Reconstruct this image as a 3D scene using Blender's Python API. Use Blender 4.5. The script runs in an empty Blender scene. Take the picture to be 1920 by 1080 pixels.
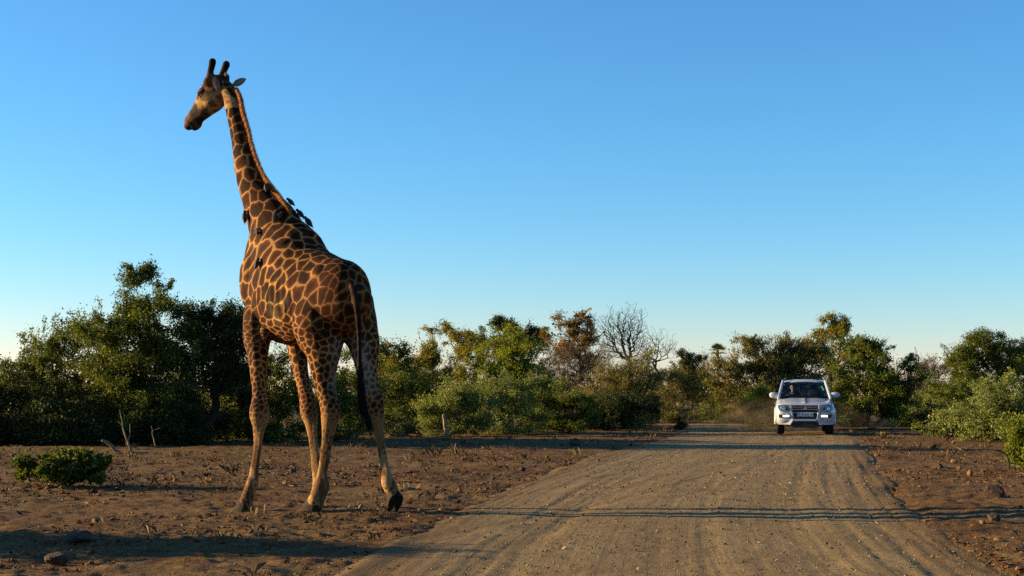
import bpy, bmesh, math, random
import numpy as np
from mathutils import Vector, Matrix, kdtree

# ---------------------------------------------------------------- camera, sky, sun, exposure
scene = bpy.context.scene
C = scene.collection
FOC, EYE, HOR = 2667.0, 1.35, 740.0        # focal length in photo pixels, eye height (m), horizon row

cam_data = bpy.data.cameras.new('camera')
cam_data.sensor_width = 36.0
cam_data.lens = 36.0 * FOC / 1920.0
cam_data.shift_y = (HOR - 540.0) / 1920.0
cam_data.clip_start, cam_data.clip_end = 0.1, 9000.0
cam = bpy.data.objects.new('camera', cam_data)
cam.location = (0, 0, EYE)
cam.rotation_euler = (math.radians(90), 0, 0)
C.objects.link(cam)
scene.camera = cam

SUN_EL = math.radians(12.0)
SUN_DIR = Vector((-math.cos(SUN_EL) * 0.99, math.cos(SUN_EL) * 0.139, math.sin(SUN_EL))).normalized()   # towards the sun
world = bpy.data.worlds.new('World')
scene.world = world
world.use_nodes = True
wn, wl = world.node_tree.nodes, world.node_tree.links
wn.clear()
w_out = wn.new('ShaderNodeOutputWorld')
w_bg = wn.new('ShaderNodeBackground')
w_sky = wn.new('ShaderNodeTexSky')
w_sky.sky_type = 'NISHITA'
w_sky.sun_disc = False
w_sky.sun_elevation = SUN_EL
w_sky.sun_rotation = math.atan2(SUN_DIR.x, SUN_DIR.y)
w_sky.altitude = 900
w_sky.air_density = 1.2
w_sky.dust_density = 0.0
w_sky.ozone_density = 10.0
w_hsv = wn.new('ShaderNodeGamma')
w_hsv.inputs['Gamma'].default_value = 1.1
w_bg.inputs['Strength'].default_value = 0.11
wl.new(w_sky.outputs[0], w_hsv.inputs['Color'])
w_tint = wn.new('ShaderNodeMix')
w_tint.data_type, w_tint.blend_type = 'RGBA', 'MULTIPLY'
w_tint.inputs[0].default_value = 1.0
w_tint.inputs[7].default_value = (2.30, 1.075, 0.66, 1)       # white balance of the whole sky
wl.new(w_hsv.outputs[0], w_tint.inputs[6])
wl.new(w_tint.outputs[2], w_bg.inputs['Color'])
wl.new(w_bg.outputs[0], w_out.inputs['Surface'])

sun_data = bpy.data.lights.new('sun', 'SUN')
sun_data.energy = 5.0
sun_data.angle = math.radians(0.5)
sun_data.color = (1.0, 0.74, 0.40)
sun = bpy.data.objects.new('sun', sun_data)
sun.rotation_euler = SUN_DIR.to_track_quat('Z', 'Y').to_euler()
sun.location = (-40, 6, 12)
C.objects.link(sun)

vs = scene.view_settings
vs.view_transform = 'Standard'
vs.look = 'None'
vs.exposure = 1.6
vs.gamma = 1.0
vs.use_curve_mapping = False
scene.cycles.max_bounces = 6
scene.cycles.diffuse_bounces = 3
scene.cycles.glossy_bounces = 3
scene.cycles.transmission_bounces = 5
scene.cycles.transparent_max_bounces = 48
scene.cycles.volume_bounces = 1
scene.cycles.use_denoising = False

# ---------------------------------------------------------------- helpers
def at(px, py, Y):
    """the point at depth Y that shows at photo pixel (px, py)"""
    return Vector(((px - 960.0) * Y / FOC, Y, EYE + (HOR - py) * Y / FOC))

def link(name, me, parent=None, mat=None, loc=None):
    o = bpy.data.objects.new(name, me)
    C.objects.link(o)
    if parent is not None:
        o.parent = parent
    if loc is not None:
        o.location = loc
    if mat is not None and me is not None:
        me.materials.clear()
        me.materials.append(mat)
    return o

def tag(o, label=None, cat=None, group=None, kind=None):
    if label: o['label'] = label
    if cat: o['category'] = cat
    if group: o['group'] = group
    if kind: o['kind'] = kind
    return o

def empty(name, loc, label=None, cat=None, group=None, rotz=0.0):
    o = bpy.data.objects.new(name, None)
    o.empty_display_size = 0.2
    C.objects.link(o)
    o.location = loc
    o.rotation_euler = (0, 0, rotz)
    return tag(o, label, cat, group)

def np_mesh(name, V, Fq, smooth=False):
    """mesh from an (n,3) array and an (m,k) array of equal-sized faces"""
    V = np.asarray(V, dtype=np.float32); Fq = np.asarray(Fq, dtype=np.int32)
    me = bpy.data.meshes.new(name)
    m, k = Fq.shape
    me.vertices.add(len(V)); me.vertices.foreach_set('co', V.ravel())
    me.loops.add(m * k); me.loops.foreach_set('vertex_index', Fq.ravel())
    me.polygons.add(m)
    me.polygons.foreach_set('loop_start', np.arange(0, m * k, k, dtype=np.int32))
    if smooth:
        me.polygons.foreach_set('use_smooth', np.ones(m, dtype=bool))
    else:
        me.polygons.foreach_set('use_smooth', np.zeros(m, dtype=bool))
    me.update(calc_edges=True)
    return me

def float_attr(me, name, vals, domain='POINT'):
    a = me.attributes.new(name, 'FLOAT', domain)
    a.data.foreach_set('value', np.asarray(vals, dtype=np.float32))

def color_attr(me, name, cols):
    a = me.attributes.new(name, 'FLOAT_COLOR', 'POINT')
    c = np.ones((len(cols), 4), dtype=np.float32); c[:, :3] = cols
    a.data.foreach_set('color', c.ravel())

def py_mesh(name, verts, faces, smooth=False):
    me = bpy.data.meshes.new(name)
    me.from_pydata([tuple(v) for v in verts], [], faces)
    me.validate()
    if smooth:
        for p in me.polygons: p.use_smooth = True
    me.update()
    return me

def smooth01(x): 
    x = np.clip(x, 0.0, 1.0)
    return x * x * (3 - 2 * x)

def _hash(ix, iy, seed):
    h = (ix.astype(np.int64) * 374761393 + iy.astype(np.int64) * 668265263 + seed * 1442695041) & 0xffffffff
    h = ((h ^ (h >> 13)) * 1274126177) & 0xffffffff
    return ((h ^ (h >> 16)) & 0xffff) / 65535.0

def vnoise(x, y, seed=0):
    """value noise in -1..1"""
    x = np.asarray(x, dtype=np.float64); y = np.asarray(y, dtype=np.float64)
    ix = np.floor(x); iy = np.floor(y)
    fx = smooth01(x - ix); fy = smooth01(y - iy)
    ix = ix.astype(np.int64); iy = iy.astype(np.int64)
    a = _hash(ix, iy, seed); b = _hash(ix + 1, iy, seed)
    c = _hash(ix, iy + 1, seed); d = _hash(ix + 1, iy + 1, seed)
    return ((a * (1 - fx) + b * fx) * (1 - fy) + (c * (1 - fx) + d * fx) * fy) * 2 - 1

class NT:
    """small helper round a material's node tree"""
    def __init__(self, name):
        self.m = bpy.data.materials.new(name)
        self.m.use_nodes = True
        self.t = self.m.node_tree
        self.t.nodes.clear()
        self.out = self.n('ShaderNodeOutputMaterial')
    def n(self, kind, **kw):
        nd = self.t.nodes.new(kind)
        for k, v in kw.items():
            if k.startswith('i_'):
                key = k[2:]
                nd.inputs[int(key) if key.isdigit() else key.replace('_', ' ')].default_value = v
            else:
                setattr(nd, k, v)
        return nd
    def l(self, a, b): self.t.links.new(a, b)
    def math(self, op, a, b=None, clamp=False):
        nd = self.n('ShaderNodeMath', operation=op, use_clamp=clamp)
        for i, v in enumerate((a, b)):
            if v is None: continue
            if isinstance(v, (int, float)): nd.inputs[i].default_value = v
            else: self.l(v, nd.inputs[i])
        return nd.outputs[0]
    def mix(self, fac, a, b, blend='MIX'):
        nd = self.n('ShaderNodeMix', data_type='RGBA', blend_type=blend)
        for sock, v in ((nd.inputs[0], fac), (nd.inputs[6], a), (nd.inputs[7], b)):
            if isinstance(v, (int, float)): sock.default_value = v
            elif isinstance(v, tuple): sock.default_value = (*v, 1) if len(v) == 3 else v
            else: self.l(v, sock)
        return nd.outputs[2]
    def ramp(self, fac, stops, interp='LINEAR'):
        nd = self.n('ShaderNodeValToRGB')
        cr = nd.color_ramp; cr.interpolation = interp
        while len(cr.elements) < len(stops): cr.elements.new(0.5)
        for e, (p, c) in zip(cr.elements, stops):
            e.position = p
            e.color = (*c, 1) if isinstance(c, tuple) else (c, c, c, 1)
        self.l(fac, nd.inputs[0])
        return nd.outputs[0]
    def noise(self, vec, scale, detail=3.0, rough=0.55, dist=0.0):
        nd = self.n('ShaderNodeTexNoise')
        nd.inputs['Scale'].default_value = scale; nd.inputs['Detail'].default_value = detail
        nd.inputs['Roughness'].default_value = rough; nd.inputs['Distortion'].default_value = dist
        if vec is not None: self.l(vec, nd.inputs['Vector'])
        return nd.outputs[0]
    def attr(self, name):
        return self.n('ShaderNodeAttribute', attribute_name=name)
    def bsdf(self, color, rough=0.8, spec=0.3, metal=0.0, bump=None, bump_d=0.02, bump_s=1.0):
        b = self.n('ShaderNodeBsdfPrincipled')
        if isinstance(color, tuple): b.inputs['Base Color'].default_value = (*color, 1)
        else: self.l(color, b.inputs['Base Color'])
        if isinstance(rough, (int, float)): b.inputs['Roughness'].default_value = rough
        else: self.l(rough, b.inputs['Roughness'])
        b.inputs['Specular IOR Level'].default_value = spec
        b.inputs['Metallic'].default_value = metal
        if bump is not None:
            bp = self.n('ShaderNodeBump')
            bp.inputs['Distance'].default_value = bump_d; bp.inputs['Strength'].default_value = bump_s
            self.l(bump, bp.inputs['Height']); self.l(bp.outputs[0], b.inputs['Normal'])
        return b
    def done(self, shader):
        self.l(shader.outputs[0] if hasattr(shader, 'outputs') else shader, self.out.inputs['Surface'])
        return self.m

def simple_mat(name, col, rough=0.6, spec=0.4, metal=0.0, nscale=6.0, namp=0.25, bump=0.0, coat=0.0):
    """one colour with a little uneven tone, so that no surface is perfectly flat"""
    t = NT(name)
    g = t.n('ShaderNodeTexCoord').outputs['Object']
    nz = t.noise(g, nscale, 4)
    c = t.mix(nz, tuple(max(0, x * (1 - namp)) for x in col), tuple(min(1, x * (1 + namp)) for x in col))
    b = t.bsdf(c, rough, spec, metal, bump=nz if bump else None, bump_d=bump)
    b.inputs['Coat Weight'].default_value = coat
    b.inputs['Coat Roughness'].default_value = 0.04
    return t.done(b)

def catmull(P, n):
    """Catmull-Rom resampling of rows of P (k, d) with n steps a span"""
    P = np.asarray(P, dtype=float)
    Q = np.vstack([2 * P[0] - P[1], P, 2 * P[-1] - P[-2]])
    out = []
    for i in range(1, len(Q) - 2):
        p0, p1, p2, p3 = Q[i - 1], Q[i], Q[i + 1], Q[i + 2]
        for j in range(n):
            t = j / n
            out.append(0.5 * (2 * p1 + (p2 - p0) * t + (2 * p0 - 5 * p1 + 4 * p2 - p3) * t * t + (3 * p1 - p0 - 3 * p2 + p3) * t ** 3))
    out.append(P[-1])
    return np.array(out)

class Loft:
    """collects closed tubes of elliptical section; joined later into one continuous skin"""
    def __init__(self): self.V, self.F, self.n = [], [], 0
    def tube(self, rows, side, sides=20, steps=5, cap=True, power=2.0):
        """rows: (x, y, z, r_side, r_other); side: reference vector for the first radius"""
        R = catmull(np.array([[*r] for r in rows], dtype=float), steps)
        R[:, 3:5] = np.maximum(R[:, 3:5], 0.002)
        if cap:
            def endcap(i0, i1):
                d = R[i0, :3] - R[i1, :3]; d /= (np.linalg.norm(d) + 1e-9)
                r = min(R[i0, 3], R[i0, 4]); o = []
                for a in (0.5, 0.8, 0.97):
                    q = R[i0].copy(); q[:3] += d * r * a; q[3:5] *= math.sqrt(1 - a * a); o.append(q)
                return o
            head = endcap(0, 1)[::-1]; tail = endcap(-1, -2)
            R = np.vstack([head, R, tail])
        P = R[:, :3]
        T = np.gradient(P, axis=0); T /= (np.linalg.norm(T, axis=1)[:, None] + 1e-9)
        S = np.asarray(side, dtype=float)
        A = S[None] - T * (T @ S)[:, None]; A /= (np.linalg.norm(A, axis=1)[:, None] + 1e-9)
        B = np.cross(T, A)
        a = np.linspace(0, 2 * math.pi, sides, endpoint=False)
        ca = np.sign(np.cos(a)) * np.abs(np.cos(a)) ** (2 / power); sa = np.sign(np.sin(a)) * np.abs(np.sin(a)) ** (2 / power)
        ring = P[:, None] + A[:, None] * (ca[None] * R[:, 3:4])[..., None] + B[:, None] * (sa[None] * R[:, 4:5])[..., None]
        m = len(P); base = self.n
        self.V.append(ring.reshape(-1, 3))
        for i in range(m - 1):
            for j in range(sides):
                k = (j + 1) % sides
                self.F.append((base + i * sides + j, base + i * sides + k, base + (i + 1) * sides + k, base + (i + 1) * sides + j))
        self.F.append(tuple(base + j for j in range(sides))[::-1])
        self.F.append(tuple(base + (m - 1) * sides + j for j in range(sides)))
        self.n += m * sides
        return R
    def ball(self, c, rx, ry, rz, axes=None, seg=16):
        """ellipsoid; axes: 3x3 rows = directions of rx, ry, rz"""
        A = np.eye(3) if axes is None else np.asarray(axes, dtype=float)
        V = []; base = self.n; rings = seg // 2
        for i in range(1, rings):
            th = math.pi * i / rings
            for j in range(seg):
                ph = 2 * math.pi * j / seg
                V.append(np.array(c) + A[0] * rx * math.sin(th) * math.cos(ph) + A[1] * ry * math.sin(th) * math.sin(ph) + A[2] * rz * math.cos(th))
        V.append(np.array(c) + A[2] * rz); V.append(np.array(c) - A[2] * rz)
        self.V.append(np.array(V))
        for i in range(rings - 2):
            for j in range(seg):
                k = (j + 1) % seg
                self.F.append((base + i * seg + j, base + (i + 1) * seg + j, base + (i + 1) * seg + k, base + i * seg + k))
        top = base + (rings - 1) * seg
        for j in range(seg):
            k = (j + 1) % seg
            self.F.append((top, base + j, base + k))
            self.F.append((top + 1, base + (rings - 2) * seg + k, base + (rings - 2) * seg + j))
        self.n += len(V)
    def raw(self, name, smooth=True):
        return py_mesh(name, np.vstack(self.V), self.F, smooth)
    def skin(self, name, voxel, smooth_iter=6, factor=0.5):
        """fuse all tubes into one watertight skin"""
        me = self.raw(name + '_raw')
        o = bpy.data.objects.new(name + '_raw', me); C.objects.link(o)
        r = o.modifiers.new('r', 'REMESH'); r.mode = 'VOXEL'; r.voxel_size = voxel; r.use_smooth_shade = True
        if smooth_iter:
            s = o.modifiers.new('s', 'SMOOTH'); s.factor = factor; s.iterations = smooth_iter
        dg = bpy.context.evaluated_depsgraph_get()
        out = bpy.data.meshes.new_from_object(o.evaluated_get(dg))
        out.name = name
        bpy.data.objects.remove(o); bpy.data.meshes.remove(me)
        for p in out.polygons: p.use_smooth = True
        return out

def co_array(me):
    a = np.empty(len(me.vertices) * 3, dtype=np.float32)
    me.vertices.foreach_get('co', a)
    return a.reshape(-1, 3).astype(float)
# ---------------------------------------------------------------- ground and road
ROAD = np.array([(1.0, -60, 2.4), (1.05, -20, 2.4), (1.1, 0, 2.4), (1.0, 6, 2.6), (1.25, 10.6, 2.65), (1.95, 16.4, 2.75), (3.4, 24, 2.95), (5.2, 32.7, 3.1), (7.4, 42, 3.05), (8.9, 51, 2.9), (9.2, 60, 2.8),
                 (8.6, 68, 2.8), (6.0, 75.5, 2.9), (1.0, 81, 3.0), (-7, 85, 3.0), (-20, 88.5, 3.0), (-60, 96, 3.0)])
RC = catmull(ROAD, 30)
RT = np.gradient(RC[:, :2], axis=0); RT /= np.linalg.norm(RT, axis=1)[:, None]
RL = np.concatenate([[0], np.cumsum(np.linalg.norm(np.diff(RC[:, :2], axis=0), axis=1))])

def road_coord(x, y):
    """signed offset from the road's middle and its half width there"""
    x = np.asarray(x, dtype=float).ravel(); y = np.asarray(y, dtype=float).ravel()
    off = np.empty(len(x)); hw = np.empty(len(x))
    P = RC[::3]; T3 = RT[::3]
    for a in range(0, len(x), 20000):
        sl = slice(a, a + 20000)
        dx = x[sl, None] - P[None, :, 0]; dy = y[sl, None] - P[None, :, 1]
        i = np.argmin(dx * dx + dy * dy, axis=1)
        ar = np.arange(len(i))
        t = T3[i]
        off[sl] = dx[ar, i] * t[:, 1] - dy[ar, i] * t[:, 0]
        hw[sl] = P[i, 2]
    return off, hw

def ground_z(x, y, detail=True):
    x = np.asarray(x, dtype=float); y = np.asarray(y, dtype=float)
    z = vnoise(x * .11 + 3, y * .09 + 1, 1) * .05 + vnoise(x * .45, y * .4, 2) * .022
    far = smooth01((np.hypot(x, y) - 90) / 200)
    z = z * (1 - far) - .0 * far
    near = np.exp(-(((x + 2.2) / 2.2) ** 2 + ((y - 16.7) / 1.4) ** 2))
    z = z * (1 - near)
    if detail:
        z = z + vnoise(x * 1.9, y * 1.6, 5) * .016 + vnoise(x * 4.7, y * 4.1, 6) * .013 + np.maximum(0, vnoise(x * 9.5, y * 8.0, 7)) * .022 + vnoise(x * 19, y * 15, 8) * .007
    return z

def build_ground():
    u = np.concatenate([[-30, -6, -2, -1, -.7], np.linspace(-.50, .50, 400), [.7, 1, 2, 6, 30]])
    yy = np.concatenate([[-300, -60, -15, -4, 0, 3, 5], np.exp(np.linspace(math.log(7.5), math.log(110), 400)), [130, 160, 220, 400, 900, 2500, 6000]])
    Ym, Um = np.meshgrid(yy, u, indexing='ij')
    Xm = Um * np.maximum(Ym, 7.0)
    x, y = Xm.ravel(), Ym.ravel()
    z = ground_z(x, y)
    off, hw = road_coord(x, y)
    edge = (np.abs(off) - hw + .25 + vnoise(x * .8, y * .6, 9) * .22)
    inroad = smooth01(-edge / .6 + .5)
    flat = ground_z(x, y, False)
    z = z * (1 - inroad) + (flat - .06) * inroad
    m, k = Ym.shape
    idx = np.arange(m * k).reshape(m, k)
    Fq = np.stack([idx[:-1, :-1].ravel(), idx[:-1, 1:].ravel(), idx[1:, 1:].ravel(), idx[1:, :-1].ravel()], 1)
    me = np_mesh('ground', np.stack([x, y, z], 1), Fq, True)
    t = NT('red_brown_soil')
    oc = t.n('ShaderNodeTexCoord').outputs['Object']
    n1 = t.noise(oc, .35, 4, .6); n2 = t.noise(oc, 2.3, 5, .65); n3 = t.noise(oc, 16, 4, .7); n4 = t.noise(oc, 60, 3, .7)
    c = t.ramp(n2, [(.28, (.048, .021, .006)), (.5, (.122, .062, .017)), (.72, (.190, .110, .035))])
    c = t.mix(t.ramp(n1, [(.42, 0.0), (.62, .75)]), c, (.165, .108, .042))
    c = t.mix(t.ramp(t.noise(oc, .8, 5, .7), [(.36, .7), (.47, 0.0)]), c, (.045, .024, .009))
    c = t.mix(t.ramp(n3, [(.44, .55), (.58, 0.0)]), c, (.055, .026, .012))
    c = t.mix(t.ramp(n3, [(.60, 0.0), (.72, .55)]), c, (.21, .14, .068))
    c = t.mix(t.ramp(n4, [(.62, 0.0), (.74, .5)]), c, (.22, .155, .085))
    h = t.math('ADD', t.math('MULTIPLY', n3, .6), t.math('MULTIPLY', n4, .35))
    soil = t.done(t.bsdf(c, .95, .08, bump=h, bump_d=.035, bump_s=.9))
    tag(link('ground', me, None, soil), 'bare red brown soil with dry litter', None, None, 'structure')

    # the road: its own sheet over the lowered bed, with wheel ruts pressed in along it
    s_max = RL[-1]
    near_s = np.interp(3, RC[:, 1], RL)
    s = [0.0]
    while s[-1] < s_max:
        Yr = np.interp(s[-1], RL, RC[:, 1])
        s.append(s[-1] + (6.0 if Yr < 3 else np.clip(Yr * .0085, .08, .8)))
    s = np.array(s); nu = 190
    cx, cy, chw = (np.interp(s, RL, RC[:, i]) for i in range(3))
    tx, ty = np.interp(s, RL, RT[:, 0]), np.interp(s, RL, RT[:, 1])
    q = np.linspace(-1.12, 1.12, nu)
    X = cx[:, None] + ty[:, None] * q[None] * chw[:, None]
    Y = cy[:, None] - tx[:, None] * q[None] * chw[:, None]
    S = np.repeat(s[:, None], nu, 1); O = q[None] * chw[:, None]
    base = ground_z(X, Y, False)
    wand = vnoise(S * .06, S * 0, 15) * .35
    rut = 0
    for c0, w0, dpt in ((-1.45, .42, .010), (-.2, .40, .009), (.9, .38, .010), (1.95, .36, .011)):
        rut = rut - dpt * np.exp(-((O - c0 - wand) / w0) ** 2)
    fine = vnoise(O * 9 + vnoise(S * .10, O * .25, 16) * 2.5, S * .10, 17) * .0075 + vnoise(O * 21 + vnoise(S * .16, O * .4, 18) * 3.0, S * .22, 19) * .0050
    tread = smooth01((np.abs(O) / chw[:, None] - .35) / .4)
    fine = fine * (.30 + .75 * tread) / (1 + (Y / 38) ** 2)
    # separate passes of tyres, each a pair of narrow pressed lines with tread
    tracks = 0
    for pts, gap in ((((-1.5, 9.0), (-.9, 12), (.4, 18), (2.6, 26), (5.6, 36), (8.2, 48)), 1.5), (((3.2, 9.5), (3.6, 14), (5.0, 21), (7.2, 31), (9.3, 42), (10.1, 52)), 1.5),
                     (((.5, 8.5), (1.0, 13), (2.0, 19), (4.2, 28), (6.8, 39), (9.0, 52)), 1.55), (((-2.2, 12.5), (-.7, 15.5), (1.4, 20), (3.9, 28), (6.2, 37)), 1.5), (((4.6, 12), (4.5, 16), (5.6, 24), (7.8, 33)), 1.45)):
        TP = catmull(np.array(pts), 24); Tt = np.gradient(TP, axis=0); Tt /= np.linalg.norm(Tt, axis=1)[:, None]
        xo = np.interp(Y, TP[:, 1], TP[:, 0]); sl_ = np.interp(Y, TP[:, 1], Tt[:, 0] / Tt[:, 1])
        off_ = (X - xo) / np.sqrt(1 + sl_ ** 2) + vnoise(S * .35, S * 0 + gap * 7, 33) * .05
        fadeY = smooth01((Y - pts[0][1]) / 1.5) * smooth01((pts[-1][1] - Y) / 4) * (.5 + .5 * smooth01((vnoise(S * .2, X * .2, 34) + .6) / .6))
        for g_ in (-gap / 2, gap / 2):
            e_ = off_ - g_
            for l_ in (-.075, -.03, .02, .07):
                tracks = tracks - fadeY * .0042 * np.exp(-((e_ - l_) / .016) ** 2)
            tracks = tracks - fadeY * .0022 * np.exp(-(e_ / .10) ** 4)
    fine = fine + tracks
    grit = vnoise(X * 13, Y * 9, 20) * .0035 + vnoise(X * 31, Y * 22, 22) * .0022
    ripple = np.sin(S * 2 * math.pi / .62 + vnoise(O * 1.3, S * .5, 23) * 2) * .005 * smooth01((vnoise(X * .35, Y * .22, 24) - .1) / .4)
    berm = .008 * np.exp(-((np.abs(q)[None] - .97) / .055) ** 2) * (1 + .6 * vnoise(X * 1.3, Y * .9, 25))
    edgez = -.09 * smooth01((np.abs(q)[None] - .86 + vnoise(X * .9, Y * .7, 26) * .06 + vnoise(X * 3.1, Y * 2.3, 27) * .03) / .24)
    Z = base + .012 + rut + fine + grit + ripple + berm + edgez
    m, k = X.shape
    idx = np.arange(m * k).reshape(m, k)
    Fq = np.stack([idx[:-1, :-1].ravel(), idx[:-1, 1:].ravel(), idx[1:, 1:].ravel(), idx[1:, :-1].ravel()], 1)
    me = np_mesh('road', np.stack([X.ravel(), Y.ravel(), Z.ravel()], 1), Fq, True)
    float_attr(me, 'across', O.ravel()); float_attr(me, 'along', S.ravel()); float_attr(me, 'edge', np.abs(np.repeat(q[None], m, 0)).ravel())
    t = NT('gravel_road')
    oc = t.n('ShaderNodeTexCoord').outputs['Object']
    cmb = t.n('ShaderNodeCombineXYZ')
    t.l(t.math('MULTIPLY', t.attr('across').outputs['Fac'], 7.0), cmb.inputs[0]); t.l(t.math('MULTIPLY', t.attr('along').outputs['Fac'], .06), cmb.inputs[1])
    st = t.noise(cmb.outputs[0], 2.2, 6, .7, .25)
    n2 = t.noise(oc, 1.1, 5, .6); n3 = t.noise(oc, 28, 3, .7); n4 = t.noise(oc, 95, 2, .7)
    c = t.ramp(n2, [(.3, (.150, .096, .035)), (.5, (.196, .132, .050)), (.7, (.236, .164, .068))])
    c = t.mix(t.ramp(st, [(.38, .32), (.50, 0.0)]), c, (.150, .092, .046))
    c = t.mix(t.ramp(st, [(.54, 0.0), (.70, .3)]), c, (.29, .20, .11))
    c = t.mix(t.ramp(n3, [(.40, .5), (.52, 0.0)]), c, (.12, .075, .040))
    c = t.mix(t.ramp(n4, [(.58, 0.0), (.70, .6)]), c, (.28, .205, .12))
    e = t.attr('edge').outputs['Fac']
    c = t.mix(t.ramp(t.math('ADD', e, t.math('MULTIPLY', n2, .25)), [(.84, 0.0), (1.14, .95)]), c, (.135, .080, .027))
    h = t.math('ADD', t.math('MULTIPLY', n3, .5), t.math('MULTIPLY', n4, .4))
    h = t.math('ADD', h, t.math('MULTIPLY', st, .5))
    rm = t.done(t.bsdf(c, .92, .12, bump=h, bump_d=.014, bump_s=.8))
    tag(link('road', me, None, rm), 'pale gravel road with wheel tracks curving away', None, None, 'structure')

build_ground()

def gz(x, y):
    return float(ground_z(np.array([x]), np.array([y]))[0])
# ---------------------------------------------------------------- trees and bushes
def bark_mat(name, dark, light):
    t = NT(name)
    oc = t.n('ShaderNodeTexCoord').outputs['Object']
    mp = t.n('ShaderNodeMapping'); t.l(oc, mp.inputs['Vector']); mp.inputs['Scale'].default_value = (1, 1, .25)
    nz = t.noise(mp.outputs[0], 22, 5, .65)
    return t.done(t.bsdf(t.ramp(nz, [(.3, dark), (.7, light)]), .9, .15, bump=nz, bump_d=.02))

def leaf_mat(name, stops, trans=.32, rough=.62, spec=.12):
    t = NT(name)
    v = t.attr('tint').outputs['Fac']
    c = t.ramp(v, stops)
    b = t.bsdf(c, rough, spec)
    tr = t.n('ShaderNodeBsdfTranslucent')
    t.l(t.mix(1.0, c, (1.5, 1.3, .45), 'MULTIPLY'), tr.inputs['Color'])
    ms = t.n('ShaderNodeMixShader'); ms.inputs[0].default_value = trans
    t.l(b.outputs[0], ms.inputs[1]); t.l(tr.outputs[0], ms.inputs[2])
    return t.done(ms)

BARK_DARK = bark_mat('dark_bark', (.022, .016, .012), (.075, .055, .040))
BARK_GREY = bark_mat('grey_bark', (.05, .042, .034), (.16, .135, .105))
BARK_PALE = bark_mat('pale_dead_wood', (.10, .065, .04), (.27, .19, .115))
BARK_BLACK = bark_mat('black_twig_bark', (.010, .008, .006), (.030, .022, .016))
LEAF = {
    'green':  leaf_mat('broad_green_leaf', [(0, (0.025, 0.035, 0.006)), (.45, (0.071, 0.094, 0.015)), (.8, (0.129, 0.153, 0.027)), (1, (0.179, 0.191, 0.046))]),
    'dark':   leaf_mat('dark_green_shaded_leaf', [(0, (0.011, 0.017, 0.004)), (.5, (0.030, 0.043, 0.010)), (.85, (0.061, 0.073, 0.019)), (1, (0.097, 0.099, 0.033))], trans=.22),  # dark green, with shade put into the colour so shaded bushes go near-black
    'bright': leaf_mat('yellow_green_leaf', [(0, (0.058, 0.079, 0.010)), (.5, (0.137, 0.175, 0.018)), (.85, (0.215, 0.241, 0.029)), (1, (0.286, 0.279, 0.048))], trans=.38),
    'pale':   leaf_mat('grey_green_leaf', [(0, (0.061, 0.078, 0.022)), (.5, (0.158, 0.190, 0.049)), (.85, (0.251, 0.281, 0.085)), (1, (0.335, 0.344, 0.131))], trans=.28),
    'olive':  leaf_mat('olive_leaflet', [(0, (0.053, 0.049, 0.015)), (.5, (0.134, 0.120, 0.032)), (.85, (0.211, 0.185, 0.051)), (1, (0.298, 0.248, 0.089))], trans=.25),
    'brown':  leaf_mat('grey_brown_twiglet', [(0, (0.055, 0.040, 0.023)), (.5, (0.118, 0.084, 0.049)), (.85, (0.180, 0.130, 0.072)), (1, (0.250, 0.182, 0.101))], trans=.15),
    'autumn': leaf_mat('turning_leaf', [(0, (0.046, 0.057, 0.010)), (.35, (0.114, 0.127, 0.017)), (.62, (0.195, 0.184, 0.024)), (.82, (0.273, 0.191, 0.029)), (1, (0.325, 0.165, 0.036))], trans=.35),
    'rust':   leaf_mat('rusty_leaf', [(0, (.055, .058, .013)), (.4, (.125, .090, .022)), (.75, (.20, .105, .028)), (1, (.24, .15, .045))], trans=.35),
}

def grow(rng, tips, base, lean=0.3, jit=.06, seg=.30):
    """join tip points to a trunk: each tip links to the node that makes the shortest way to the root"""
    N = [np.array(base, dtype=float)]; par = [-1]; plen = [0.0]
    order = np.argsort(np.linalg.norm((tips - base) * np.array([1, 1, .8]), axis=1))
    A = np.empty((len(tips) * 14 + 50, 3)); PL = np.empty(len(A))
    A[0] = base; PL[0] = 0; n = 1
    P = np.full(len(A), -1)
    tipn = np.zeros(len(tips), dtype=int)
    for ti in order:
        t = tips[ti]
        dv = t - A[:n]; dist = np.linalg.norm(dv, axis=1)
        cost = dist + lean * PL[:n] + .9 * np.maximum(0, -dv[:, 2] + .02)
        j = int(np.argmin(cost))
        d = dist[j]; k = max(1, min(12, int(round(d / seg))))
        a = A[j].copy(); prev = j
        bow = rng.normal(0, .10, 3) * d; bow[2] += .07 * d; jit_ = jit
        for q in range(1, k + 1):
            f = q / k
            p = a + (t - a) * f + bow * math.sin(math.pi * f) * .9
            if q < k: p = p + rng.normal(0, jit, 3) * min(1, d)
            A[n] = p; P[n] = prev; PL[n] = PL[prev] + d / k
            prev = n; n += 1
            if n >= len(A) - 2: break
        tipn[ti] = prev
        if n >= len(A) - 14: break
    return A[:n], P[:n], tipn

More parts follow.
